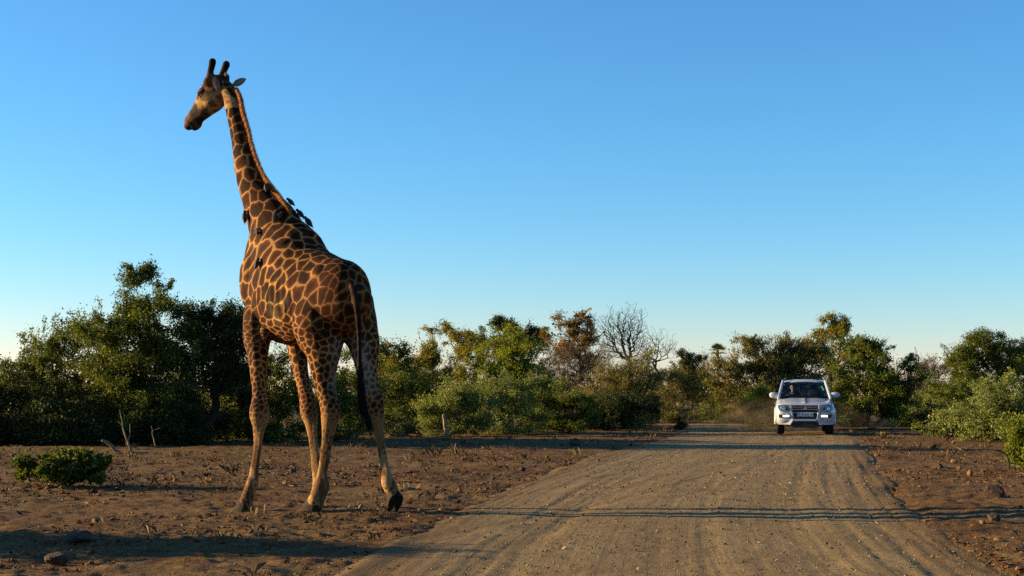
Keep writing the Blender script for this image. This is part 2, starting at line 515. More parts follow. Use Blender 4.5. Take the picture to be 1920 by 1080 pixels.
def branch_mesh(name, A, P, tip_r=.0045, expo=2.6, rmin=0.0, trunk_r=None):
    n = len(A)
    w = np.zeros(n)
    haschild = np.zeros(n, dtype=bool); haschild[P[1:]] = True
    w[~haschild] = tip_r ** expo
    for i in range(n - 1, 0, -1): w[P[i]] += w[i]
    r = np.maximum(w ** (1 / expo), rmin)
    if trunk_r:                                     # keep the thick end in proportion
        r = r * (1 + (trunk_r / r[0] - 1) * (r / r[0]) ** 0.7)
    c = np.arange(1, n); p = P[1:]
    V, Fc, off = [], [], 0
    for lo, hi, ns in ((0, .011, 3), (.011, .035, 5), (.035, 9, 8)):
        m = (r[c] >= lo) & (r[c] < hi)
        cc, pp = c[m], p[m]
        if not len(cc): continue
        T = A[cc] - A[pp]; ln = np.linalg.norm(T, axis=1)[:, None] + 1e-9; T = T / ln
        ref = np.where(np.abs(T[:, 2:3]) > .9, np.array([[1.0, 0, 0]]), np.array([[0, 0, 1.0]]))
        U = np.cross(T, ref); U /= np.linalg.norm(U, axis=1)[:, None] + 1e-9
        W = np.cross(T, U)
        a = np.linspace(0, 2 * math.pi, ns, endpoint=False)
        dirs = U[:, None] * np.cos(a)[None, :, None] + W[:, None] * np.sin(a)[None, :, None]
        r0 = np.minimum(r[pp], r[cc] * 1.35)[:, None, None]; r1 = r[cc][:, None, None]
        lower = (A[pp] - T * r0[:, 0] * .3)[:, None] + dirs * r0
        upper = A[cc][:, None] + dirs * r1
        blk = np.concatenate([lower, upper], 1).reshape(-1, 3)
        b = off + np.arange(len(cc))[:, None] * 2 * ns
        j = np.arange(ns)[None]; k = (j + 1) % ns
        Fc.append(np.stack([b + j, b + k, b + ns + k, b + ns + j], -1).reshape(-1, 4))
        V.append(blk); off += len(blk)
    return np_mesh(name, np.vstack(V), np.vstack(Fc), True), r

def leaf_mesh(name, rng, pts, size, tint, aspect=.5, out=None, align=0.0, droop=0.0, quad=False):
    """one small blade for each point: four corners near the camera, three farther off"""
    n = len(pts)
    nrm = rng.normal(size=(n, 3)); nrm[:, 2] += .55
    nrm /= np.linalg.norm(nrm, axis=1)[:, None]
    ax = rng.normal(size=(n, 3))
    if out is not None and align: ax = ax * (1 - align) + out * align * 2.0
    ax[:, 2] -= droop
    ax -= nrm * np.sum(ax * nrm, 1)[:, None]
    ax /= np.linalg.norm(ax, axis=1)[:, None] + 1e-9
    sd = np.cross(nrm, ax)
    s = (size * rng.uniform(.55, 1.3, n))[:, None]
    fold = nrm * s * rng.uniform(.05, .22, n)[:, None]
    a = pts - ax * s * .5
    b = pts + sd * s * aspect * .5 + fold
    c = pts + ax * s * .5
    d = pts - sd * s * aspect * .5 + fold
    m = 4 if quad else 3
    if quad: V = np.stack([a, b, c, d], 1).reshape(-1, 3)
    else: V = np.stack([b + ax * s * -.3, c, d + ax * s * -.3], 1).reshape(-1, 3)
    Fq = np.arange(n * m).reshape(n, m)
    me = np_mesh(name, V, Fq)
    float_attr(me, 'tint', np.repeat(np.clip(tint, 0, 1), m))
    return me

def plant(name, label, cat, px, Y, base_y, blobs, leaf, n_tips, n_leaves, size, seed, group=None, bark=None, depth=1.0, sigma=.17,
          aspect=.5, align=0.0, lean=.3, trunk_r=None, stems=1, shoots=.10, warm=0.0, droop=0.0, low=0.0, hollow=.45, jit=.06, tip_r=.0045, base_px=None, parts=('trunk', 'crown'), keep_leaf=1.0, clump=.20):
    """a tree or bush at depth Y: blobs are (px, py, rx, ry) lobes of its crown as seen from the road, in photo pixels"""
    rng = np.random.default_rng(seed)
    k = Y / FOC
    root_p = at(base_px if base_px is not None else px, base_y, Y)
    gzv = gz(root_p.x, root_p.y)
    quad = Y < 30
    if not quad: n_leaves = int(n_leaves * 1.3)
    root = Vector((root_p.x, root_p.y, gzv - .03))
    B = []
    for (bx, by, rx, ry) in blobs:
        c = np.array(at(bx, by, Y + rng.uniform(-.25, .25) * rx * k * depth))
        B.append((c, np.array([rx * k, (rx * .6 + ry * .4) * k * depth, ry * k])))
    wts = np.array([np.prod(r) ** (2 / 3) for _, r in B]); wts /= wts.sum()
    ch = rng.choice(len(B), n_tips, p=wts)
    # clumps first, twigs round the clumps: a ragged outline with gaps
    n_cl = max(6, int(n_tips / 9))
    cl_d = rng.normal(size=(n_cl, 3)); cl_d /= np.linalg.norm(cl_d, axis=1)[:, None]
    cl_r = rng.uniform(0, 1, n_cl) ** hollow
    ch_cl = rng.choice(len(B), n_cl, p=wts)
    own_cl = rng.integers(0, n_cl, n_tips)
    ch = ch_cl[own_cl]
    v3 = cl_d[own_cl] * (cl_r[own_cl] * 1.02)[:, None] + rng.normal(0, clump, (n_tips, 3))
    rad = np.linalg.norm(v3, axis=1)
    d = v3 / (rad[:, None] + 1e-9)
    if low: d[:, 2] = np.where(d[:, 2] < 0, d[:, 2] * (1 - low), d[:, 2])
    # uneven outline: lobes of the surface pushed in and out
    wob = 1.04 + .16 * np.sin(d[:, 0] * 5 + seed) * np.cos(d[:, 2] * 6 + seed * 1.7) + .14 * np.sin(d[:, 1] * 9 + d[:, 2] * 8)
    sh = rng.random(n_tips) < shoots
    rad = np.where(sh, rng.uniform(1.0, 1.22, n_tips), rad * wob)
    C0 = np.array([B[i][0] for i in ch]); R0 = np.array([B[i][1] for i in ch])
    tips = C0 + d * R0 * rad[:, None]
    gl = gzv + .06
    if parts[0] == 'stems':                          # bushes are leafy down to the ground
        skirt = rng.random(n_tips) < .20
        tips[:, 2] = np.where(skirt, gl + rng.uniform(0, .45, n_tips), tips[:, 2])
    tips[:, 2] = np.where(tips[:, 2] < gl, gl + rng.uniform(0, .5, n_tips), tips[:, 2])
    rootv = np.array(root)
    if stems == 1:
        A, P, tipn = grow(rng, tips, rootv, lean, jit)
    else:                                            # several stems from one rootstock
        A, P, tipn = grow(rng, tips, rootv, lean * 1.8)
    e = empty(name, root, label, cat, group)
    me, r = branch_mesh(parts[0], A - rootv, P, tip_r=tip_r, trunk_r=trunk_r)
    link(parts[0], me, e, bark or BARK_DARK)
    if n_leaves:
        # leaves cluster along the last twigs; some tips stay nearly bare
        wt = rng.gamma(2.0, 1.0, n_tips) * np.where(sh, .35, 1.0)
        wt *= (rng.random(n_tips) < keep_leaf)
        cnt = rng.multinomial(n_leaves, wt / wt.sum())
        own = np.repeat(np.arange(n_tips), cnt)
        tp = A[tipn[own]]; pp = A[P[tipn[own]]]
        along = rng.uniform(-1.1, .35, len(own))[:, None]
        pts = tp + (tp - pp) * along + rng.normal(0, 1, (len(own), 3)) * np.array([sigma, sigma, sigma * .75]) * (rng.uniform(.3, .95, n_tips) * np.where(sh, .35, 1.0))[own][:, None]
        pts[:, 2] = np.maximum(pts[:, 2], gzv + .02 + rng.random(len(pts)) * .05)
        cen = np.average(np.array([b[0] for b in B]), axis=0, weights=wts); cen[2] -= .8
        out = pts - np.where(align > .5, rootv, cen); out /= np.linalg.norm(out, axis=1)[:, None] + 1e-9
        ct = rng.normal(.0, .16, n_tips)[own]
        tint = np.clip(.48 + ct + rng.normal(0, .15, len(own)) + warm * smooth01((pts[:, 2] - rootv[2]) / (tips[:, 2].max() - rootv[2]) - .35), 0, 1)
        lm = leaf_mesh(parts[1], rng, pts - rootv, size * (1.22 if quad else 1.14), tint, aspect, out, align, droop, quad)
        link(parts[1], lm, e, LEAF[leaf])
    return e
G_L, G_M, G_R = 'trees and thicket on the left', 'trees and bushes behind the roadside', 'trees and bushes on the far right'
def T(*a, **k): return plant(*a, **k)

# left thicket
T('mopane_tree', 'tallest dark green tree with a pointed crown left of the giraffe', 'tree', 285, 37.6, 836, [(256, 525, 36, 34), (262, 555, 48, 40), (262, 590, 80.6, 56), (225, 650, 95.2, 61.6), (300, 640, 78.4, 67.2), (215, 710, 106.4, 67.2), (300, 730, 78.4, 67.2)], 'green', 620, 52000, .075, 11, G_L, sigma=.16, trunk_r=0.105, shoots=.14)
T('spreading_tree', 'open crowned tree with arching bare branches at the left edge', 'tree', 140, 39.5, 831, [(95, 625, 56, 40.3), (150, 610, 50.4, 38.1), (60, 690, 61.6, 56), (130, 690, 84, 56), (30, 740, 78.4, 56)], 'green', 480, 21000, .075, 12, G_L, trunk_r=0.093, shoots=.22, sigma=.15, keep_leaf=.62, tip_r=.0055)
T('dark_tree', 'dark tree with leaning trunk just left of the giraffe', 'tree', 375, 38.6, 833, [(405, 600, 56, 40.3), (365, 615, 44.8, 44.8), (440, 640, 53.8, 58.2), (380, 680, 67.2, 56), (445, 715, 50.4, 61.6)], 'dark', 520, 36000, .07, 13, G_L, trunk_r=0.105, base_px=352, shoots=.12, tip_r=.006)
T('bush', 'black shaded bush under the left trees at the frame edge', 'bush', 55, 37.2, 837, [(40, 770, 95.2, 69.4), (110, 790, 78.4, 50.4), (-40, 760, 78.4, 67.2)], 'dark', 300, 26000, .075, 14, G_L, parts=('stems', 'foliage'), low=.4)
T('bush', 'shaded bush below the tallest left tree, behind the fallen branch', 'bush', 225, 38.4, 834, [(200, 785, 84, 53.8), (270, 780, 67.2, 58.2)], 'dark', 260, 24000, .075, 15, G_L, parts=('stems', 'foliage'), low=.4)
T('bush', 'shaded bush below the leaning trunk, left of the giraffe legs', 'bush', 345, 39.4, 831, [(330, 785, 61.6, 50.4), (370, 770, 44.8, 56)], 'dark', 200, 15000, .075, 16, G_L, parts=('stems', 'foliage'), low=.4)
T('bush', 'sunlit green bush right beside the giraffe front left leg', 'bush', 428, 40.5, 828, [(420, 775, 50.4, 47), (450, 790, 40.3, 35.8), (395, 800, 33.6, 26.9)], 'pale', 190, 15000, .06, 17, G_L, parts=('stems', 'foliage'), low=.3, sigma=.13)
T('thicket_bush', 'brownish low bush far behind at the left edge', 'bush', 10, 62, 798, [(0, 712, 67.2, 42.6), (45, 720, 44.8, 38.1), (-60, 712, 56, 44.8)], 'olive', 260, 16000, .09, 18, G_L, parts=('stems', 'foliage'), bark=BARK_GREY)
T('bush', 'green bush seen between the giraffe front legs', 'bush', 530, 40.0, 830, [(530, 720, 56, 67.2), (510, 770, 50.4, 50.4)], 'green', 240, 20000, .07, 19, G_L, parts=('stems', 'foliage'), low=.3)
T('bush', 'dark green bush behind the giraffe hind legs', 'bush', 625, 40.8, 828, [(615, 725, 56, 61.6), (655, 745, 56, 65), (600, 785, 56, 40.3)], 'green', 280, 24000, .07, 20, G_L, parts=('stems', 'foliage'), low=.3)
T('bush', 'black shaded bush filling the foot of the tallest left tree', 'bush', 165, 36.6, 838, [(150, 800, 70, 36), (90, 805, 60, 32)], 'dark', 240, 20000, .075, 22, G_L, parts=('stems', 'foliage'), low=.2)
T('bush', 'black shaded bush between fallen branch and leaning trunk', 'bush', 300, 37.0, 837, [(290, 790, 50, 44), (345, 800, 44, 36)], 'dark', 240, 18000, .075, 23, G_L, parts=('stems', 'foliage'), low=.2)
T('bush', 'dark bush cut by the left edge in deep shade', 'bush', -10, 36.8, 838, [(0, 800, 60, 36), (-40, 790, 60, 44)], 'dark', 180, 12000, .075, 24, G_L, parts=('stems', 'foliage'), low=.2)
T('low_bush', 'small leafy green shrub alone on bare soil at lower left', 'shrub', 118, 20.2, 917, [(72, 884, 54, 30), (128, 880, 56, 34), (185, 890, 36, 26)], 'green', 320, 9500, .060, 21, None, parts=('stems', 'foliage'), sigma=.055, low=.3, hollow=.55, shoots=.08)

# middle: back row
T('yellowing_tree', 'yellow green tree right behind the giraffe rump', 'tree', 735, 57, 803, [(718, 682, 40.3, 40.3), (752, 668, 40.3, 31.4), (730, 712, 56, 40.3), (700, 650, 33.6, 24.6)], 'autumn', 330, 20000, .085, 31, G_M, trunk_r=0.081, warm=-.08)
T('yellowing_tree', 'yellow green tree with a narrow raised top and visible dark branches', 'tree', 795, 60, 800, [(805, 627, 22.4, 22.4), (790, 655, 31.4, 29.1), (775, 690, 50.4, 35.8), (825, 690, 42.6, 35.8), (790, 725, 61.6, 39.2)], 'autumn', 360, 18000, .085, 32, G_M, trunk_r=0.093, warm=-.02, shoots=.14, keep_leaf=.8, tip_r=.006)
T('turning_tree', 'dark green tree with orange tinged leaves left of the bright green tree', 'tree', 880, 64, 796, [(858, 632, 29.1, 22.4), (890, 640, 35.8, 26.9), (875, 680, 51.5, 42.6), (870, 725, 61.6, 40.3)], 'autumn', 380, 22000, .085, 33, G_M, trunk_r=0.093, warm=.0)
T('broadleaf_tree', 'bright green rounded tree in the middle of the treeline', 'tree', 960, 56, 804, [(960, 652, 44.8, 33.6), (935, 685, 51.5, 42.6), (990, 680, 47, 40.3), (955, 720, 67.2, 40.3)], 'bright', 420, 30000, .08, 34, G_M, trunk_r=0.093, warm=.05)
T('evergreen_tree', 'dark green tree top rising behind the bright green tree', 'tree', 965, 76, 787, [(942, 608, 26.9, 14.6), (985, 618, 38.1, 15.7), (1012, 632, 24.6, 17.9), (960, 650, 67.2, 38.1)], 'dark', 330, 19000, .10, 35, G_M, trunk_r=0.099)
T('rusty_tree', 'tree with rusty orange leaves beside the bare tree', 'tree', 1078, 68, 793, [(1065, 588, 24.6, 13.4), (1078, 606, 38.1, 22.4), (1100, 618, 26.9, 24.6), (1060, 640, 44.8, 29.1), (1092, 655, 42.6, 29.1)], 'rust', 380, 11000, .10, 36, G_M, trunk_r=0.099, shoots=.16, bark=BARK_DARK, tip_r=.006, keep_leaf=.8)
T('bare_tree', 'leafless tree with a wide fan of fine dark branches', 'tree', 1162, 66, 795, [(1148, 610, 38, 34), (1178, 606, 34, 32), (1160, 640, 42, 24), (1194, 630, 24, 26)], 'rust', 2300, 0, .1, 37, G_M, bark=BARK_BLACK, trunk_r=0.105, lean=.30, hollow=.55, shoots=.05, jit=.03, tip_r=.0050, clump=.2)
T('bare_tree', 'small leafless grey bush top right of the bare tree', 'tree', 1232, 71, 791, [(1232, 640, 26.9, 26.9), (1252, 652, 20.2, 22.4), (1215, 655, 26.9, 22.4)], 'rust', 900, 0, .1, 38, G_M, bark=BARK_BLACK, trunk_r=0.062, lean=.2, hollow=.6, shoots=.08, jit=.03, tip_r=.0042)
T('thorn_bush', 'olive thorn bush with upright fanned twigs below the bare tree', 'bush', 1172, 58, 802, [(1150, 705, 51.5, 38.1), (1195, 698, 44.8, 38.1), (1172, 735, 67.2, 38.1)], 'olive', 480, 26000, .10, 39, G_M, parts=('stems', 'foliage'), bark=BARK_GREY, align=.75, aspect=.24, sigma=.2, lean=.2, warm=.08)
T('thorn_bush', 'grey brown leafless thicket below the rusty tree', 'bush', 1085, 62, 798, [(1062, 676, 51.5, 31.4), (1110, 680, 53.8, 33.6), (1085, 715, 61.6, 40.3)], 'brown', 520, 22000, .10, 40, G_M, parts=('stems', 'foliage'), bark=BARK_GREY, align=.7, aspect=.2, sigma=.2, lean=.2)
T('thorn_bush', 'olive and brown thorn bush beside the far bend of the road', 'bush', 1262, 69, 792, [(1250, 708, 44.8, 31.4), (1285, 712, 40.3, 31.4), (1258, 745, 51.5, 38.1)], 'olive', 420, 21000, .10, 41, G_M, parts=('stems', 'foliage'), bark=BARK_GREY, align=.7, aspect=.24, sigma=.2)
T('evergreen_tree', 'small dark spire shaped tree left of the big thorn tree', 'tree', 1292, 78, 786, [(1290, 655, 10.1, 20.2), (1293, 680, 22.4, 22.4), (1298, 705, 38.1, 31.4)], 'dark', 260, 15000, .09, 42, G_M, trunk_r=0.062, shoots=.16)
T('bush', 'dark green bush at the left end of the big thorn tree', 'bush', 1325, 74, 789, [(1325, 735, 33.6, 35.8), (1350, 750, 33.6, 31.4)], 'green', 200, 13000, .09, 43, G_M, parts=('stems', 'foliage'), low=.3)
# middle: front bushes
T('bush', 'green bush with dark hollow right of the giraffe hind leg', 'bush', 742, 50, 812, [(725, 722, 40.3, 33.6), (765, 718, 44.8, 33.6), (740, 755, 53.8, 35.8)], 'green', 260, 19000, .07, 51, G_M, parts=('stems', 'foliage'), low=.1)
T('bush', 'pale green sunlit bush with a stump in front', 'bush', 840, 45.4, 818, [(838, 752, 50.4, 38.1), (815, 782, 40.3, 33.6), (870, 772, 47, 42.6), (890, 745, 31.4, 29.1)], 'pale', 330, 30000, .058, 52, G_M, parts=('stems', 'foliage'), low=.35, sigma=.14)
T('bush', 'pale green rounded bush in front of the bright green tree', 'bush', 955, 47.2, 815, [(935, 740, 44.8, 38.1), (968, 728, 44.8, 31.4), (990, 765, 47, 44.8), (930, 780, 40.3, 33.6)], 'pale', 330, 28000, .058, 53, G_M, parts=('stems', 'foliage'), low=.35, sigma=.14)
T('bush', 'darker green bush right of the pale bushes', 'bush', 1055, 48.6, 813, [(1040, 752, 40.3, 31.4), (1085, 752, 40.3, 26.9), (1065, 782, 51.5, 33.6)], 'green', 280, 22000, .065, 54, G_M, parts=('stems', 'foliage'), low=.35, sigma=.14)
T('bush', 'deeply shaded dark bush left of the road bend', 'bush', 1130, 53.5, 807, [(1115, 755, 44.8, 26.9), (1160, 760, 47, 31.4), (1130, 782, 56, 26.9)], 'dark', 240, 18000, .07, 55, G_M, parts=('stems', 'foliage'), low=.35)
T('bush', 'dark low bush reaching towards the far bend of the road', 'bush', 1200, 62, 798, [(1195, 762, 44.8, 31.4), (1165, 775, 33.6, 22.4)], 'dark', 180, 12000, .08, 56, G_M, parts=('stems', 'foliage'), low=.35)
T('dry_shrub', 'twiggy grey shrub behind the pale log', 'shrub', 745, 44, 822, [(738, 796, 38.1, 20.2), (775, 800, 24.6, 17.9)], 'dark', 170, 3500, .05, 57, None, parts=('stems', 'foliage'), bark=BARK_GREY, low=.3, sigma=.1, tip_r=.006)
T('dry_shrub', 'small dark shrub at the road edge left of the car', 'shrub', 1276, 55, 806, [(1276, 802, 13.4, 6.7)], 'dark', 60, 1800, .05, 58, None, parts=('stems', 'foliage'), low=.4, sigma=.06)

# right
T('thorn_tree', 'broad domed olive thorn tree left of and behind the car', 'tree', 1450, 64, 792, [(1500, 650, 62.7, 29.1), (1450, 665, 56, 33.6), (1400, 690, 51.5, 40.3), (1545, 672, 44.8, 44.8), (1352, 708, 44, 42), (1465, 690, 80, 40), (1400, 655, 34, 26), (1440, 735, 78.4, 44.8), (1510, 735, 67.2, 44.8)], 'olive', 900, 62000, .135, 61, G_R, bark=BARK_GREY, align=.62, aspect=.26, sigma=.2, lean=.22, trunk_r=0.099, warm=.05)
T('turning_tree', 'tree with golden brown top behind the domed thorn tree', 'tree', 1556, 74, 789, [(1535, 603, 24.6, 11.2), (1560, 606, 29.1, 14.6), (1588, 622, 26.9, 13.4), (1556, 636, 40.3, 24.6), (1580, 670, 44.8, 40.3)], 'autumn', 340, 15000, .10, 62, G_R, warm=.06, trunk_r=0.093)
T('broadleaf_tree', 'dark broad leaved tree standing right behind the car', 'tree', 1635, 57, 803, [(1650, 640, 33.6, 20.2), (1620, 662, 44.8, 31.4), (1668, 680, 38.1, 38.1), (1600, 705, 51.5, 47), (1655, 725, 53.8, 44.8), (1600, 755, 50.4, 33.6), (1680, 745, 40.3, 40.3)], 'green', 560, 42000, .085, 63, G_R, trunk_r=0.099)
T('dry_tree', 'brown half bare tree top in the gap right of the car', 'tree', 1735, 78, 786, [(1735, 676, 26.9, 22.4), (1742, 700, 33.6, 29.1), (1775, 690, 29.1, 20.2), (1715, 715, 33.6, 26.9)], 'brown', 380, 11000, .09, 64, G_R, bark=BARK_GREY, align=.5, aspect=.3, trunk_r=0.074)
T('broadleaf_tree', 'tall fine leaved green tree near the right edge', 'tree', 1845, 48.5, 812, [(1848, 628, 31.4, 17.9), (1828, 650, 35.8, 22.4), (1868, 658, 40.3, 31.4), (1815, 695, 53.8, 44.8), (1870, 705, 58.2, 49.3), (1790, 735, 47, 38.1)], 'green', 560, 48000, .065, 65, G_R, trunk_r=0.093, sigma=.15)
T('evergreen_tree', 'dark tree cut off by the right edge', 'tree', 1925, 56, 804, [(1925, 662, 29.1, 29.1), (1950, 680, 44.8, 56), (1915, 700, 40.3, 40.3)], 'dark', 260, 16000, .08, 66, G_R, trunk_r=0.081)
T('bush', 'pale green bush along the right verge beyond the car', 'bush', 1705, 60, 800, [(1685, 770, 40.3, 26.9), (1720, 757, 40.3, 33.6), (1750, 768, 31.4, 26.9)], 'pale', 280, 20000, .075, 67, G_R, parts=('stems', 'foliage'), low=.3)
T('bush', 'large green bush below the tall tree at the right', 'bush', 1872, 40.5, 829, [(1850, 770, 47, 42.6), (1890, 742, 51.5, 47), (1925, 770, 51.5, 53.8), (1870, 795, 47, 29.1)], 'pale', 380, 36000, .06, 68, G_R, parts=('stems', 'foliage'), low=.35, sigma=.14)
T('bush', 'green bush hanging into the frame at the right edge', 'bush', 1925, 25.5, 880, [(1930, 810, 40.3, 38.1), (1918, 850, 29.1, 26.9), (1950, 850, 44.8, 33.6)], 'bright', 260, 9000, .05, 69, G_R, parts=('stems', 'foliage'), low=.25, sigma=.09)
T('bush', 'yellow green bush just left of the car', 'bush', 1425, 55, 806, [(1425, 757, 29.1, 24.6), (1448, 772, 26.9, 22.4), (1405, 775, 22.4, 20.2)], 'bright', 190, 11000, .07, 70, G_R, parts=('stems', 'foliage'), low=.35)
# stands just out of the picture; its long shadow lies across the lower left
T('roadside_bush', 'bush out of the picture whose shadow lies across the lower left soil', 'bush', -690, 13.7, 1003, [(-690, 810, 210, 140), (-800, 860, 200, 130), (-600, 870, 150, 105), (-720, 750, 110, 80)], 'green', 320, 20000, .085, 71, None, parts=('stems', 'foliage'), low=.3, base_px=-720)

# thicket filling the foot of the treeline
for i, (px, Y, rx, ry, cy, lf, lab) in enumerate((
        (330, 43, 60, 60, 715, 'dark', 'dark bush closing the gap behind the leaning trunk'),
        (190, 43.6, 70, 60, 715, 'dark', 'dark bush closing the gap behind the tallest left tree'),
        (455, 42.4, 50, 60, 705, 'dark', 'dark bush closing the gap right of the leaning trunk'),
        (70, 44, 60, 50, 730, 'dark', 'dark bush closing the gap behind the open crowned tree'),
        (470, 52, 60, 60, 745, 'green', 'shaded green bush far behind the giraffe chest'),
        (690, 54, 50, 60, 740, 'green', 'green bush filling the gap at the giraffe tail'),
        (800, 55, 60, 40, 755, 'green', 'dark green bush behind the pale bush with the stump'),
        (895, 58, 55, 45, 750, 'dark', 'dark bush between the two pale green bushes'),
        (1010, 60, 60, 46, 745, 'dark', 'dark bush under the evergreen top right of the bright tree'),
        (1110, 70, 70, 44, 745, 'brown', 'brown thicket behind the deeply shaded bush'),
        (1225, 76, 60, 40, 750, 'olive', 'olive thicket beyond the far bend of the road'),
        (1380, 70, 60, 36, 752, 'green', 'green bush at the foot of the domed thorn tree'),
        (1500, 70, 70, 46, 742, 'dark', 'dark bush hidden behind the car roof'),
        (1570, 61, 40, 40, 755, 'dark', 'dark bush right behind the car mirror'),
        (1760, 66, 60, 44, 748, 'green', 'green bush behind the right verge below the brown tree'),
        (1800, 44.5, 44, 34, 782, 'pale', 'pale bush at the foot of the tall right tree'))):
    T('thicket_bush', lab, 'bush', px, Y, 740 + 3600 / Y, [(px - rx * .35, cy, rx * .75, ry), (px + rx * .4, cy + 8, rx * .7, ry * .9), (px, cy + 25, rx, ry * .6)], lf, 230, 14000, .085, 120 + i, 'low bushes filling the thicket', parts=('stems', 'foliage'), low=.3)

def fan_palm():
    rng = np.random.default_rng(77)
    Y = 100.0
    c = np.array(at(1345, 657, Y)); z0 = gz(c[0], c[1])
    root = Vector((c[0], c[1], z0 - .05))
    e = empty('fan_palm', root, 'small fan palm top peeking over the left end of the thorn tree', 'palm tree')
    L = Loft()
    h = c[2] - z0
    L.tube([(0, 0, 0, .16, .16), (.05, 0, h * .5, .13, .13), (0, 0, h, .11, .11)], (1, 0, 0), sides=10, steps=5)
    link('trunk', L.raw('trunk'), e, BARK_GREY)
    for k in range(16):
        az = 2 * math.pi * k / 16 + rng.normal(0, .2); el = rng.uniform(-.35, 1.2)
        dr = np.array([math.cos(az) * math.cos(el), math.sin(az) * math.cos(el), math.sin(el)])
        sd = np.cross(dr, (0, 0, 1.0)); sd /= np.linalg.norm(sd) + 1e-9; nn = np.cross(sd, dr)
        V, F = [], []
        o = np.array([0, 0, h]); hub = o + dr * .32
        V += [o - sd * .015, o + sd * .015, hub]; F.append((0, 1, 2))
        for j in range(13):
            a = -1.25 + 2.5 * j / 12
            tip = hub + (dr * math.cos(a) + sd * math.sin(a)) * .48 - np.array([0, 0, .12 * abs(a)]) + nn * .06 * abs(a)
            w_ = (dr * -math.sin(a) + sd * math.cos(a)) * .04
            m = hub + (tip - hub) * .55
            b = len(V); V += [hub, m + w_, tip, m - w_]; F.append((b, b + 1, b + 2, b + 3))
        me = py_mesh('frond', V, F); float_attr(me, 'tint', np.full(len(V), rng.uniform(.3, .9)))
        link('frond', me, e, LEAF['green'])
fan_palm()

def sky_block_bush():  # added out of view to block low sky light and deepen the shade
    """unseen thicket added behind the viewpoint and right of the road to cut sky fill"""
    rng = np.random.default_rng(95)
    n = 26000
    x = rng.uniform(-34, 46, n); y = rng.uniform(-34, -9, n)
    side = rng.random(n) < .35
    x = np.where(side, rng.uniform(15, 40, n), x); y = np.where(side, rng.uniform(-30, 22, n), y)
    keep = np.abs(x - 1.0) > 3.4
    x, y = x[keep], y[keep]; n = len(x)
    top = 3.4 + 1.4 * vnoise(x * .22, y * .22, 64) + .8 * vnoise(x * .8, y * .8, 65)
    pts = np.stack([x, y, rng.uniform(0, 1, n) ** .8 * np.maximum(.6, top)], 1)
    me = leaf_mesh('thicket', rng, pts, .55, np.clip(.45 + rng.normal(0, .18, n), 0, 1), .6)
    tag(link('sky_block_thicket', me, None, LEAF['green']), 'unseen low thicket added behind the viewpoint to cut sky fill', None, None, 'stuff')
sky_block_bush()

def far_woodland():
    rng = np.random.default_rng(90)
    n = 42000
    x = rng.uniform(-75, 85, n); y = rng.uniform(104, 135, n)
    top = 2.3 + 1.0 * vnoise(x * .18, y * .12, 60) + .6 * vnoise(x * .7, y * .4, 61)
    pts = np.stack([x, y, rng.uniform(0, 1, n) ** .8 * np.maximum(.5, top)], 1)
    me = leaf_mesh('woodland', rng, pts,   .34, np.clip(.45 + .25 * vnoise(x * .3, y * .2, 62) + rng.normal(0, .15, n), 0, 1), .6)
    tag(link('distant_woodland', me, None, LEAF['olive']), 'low dark woodland closing the far distance', None, None, 'stuff')
far_woodland()
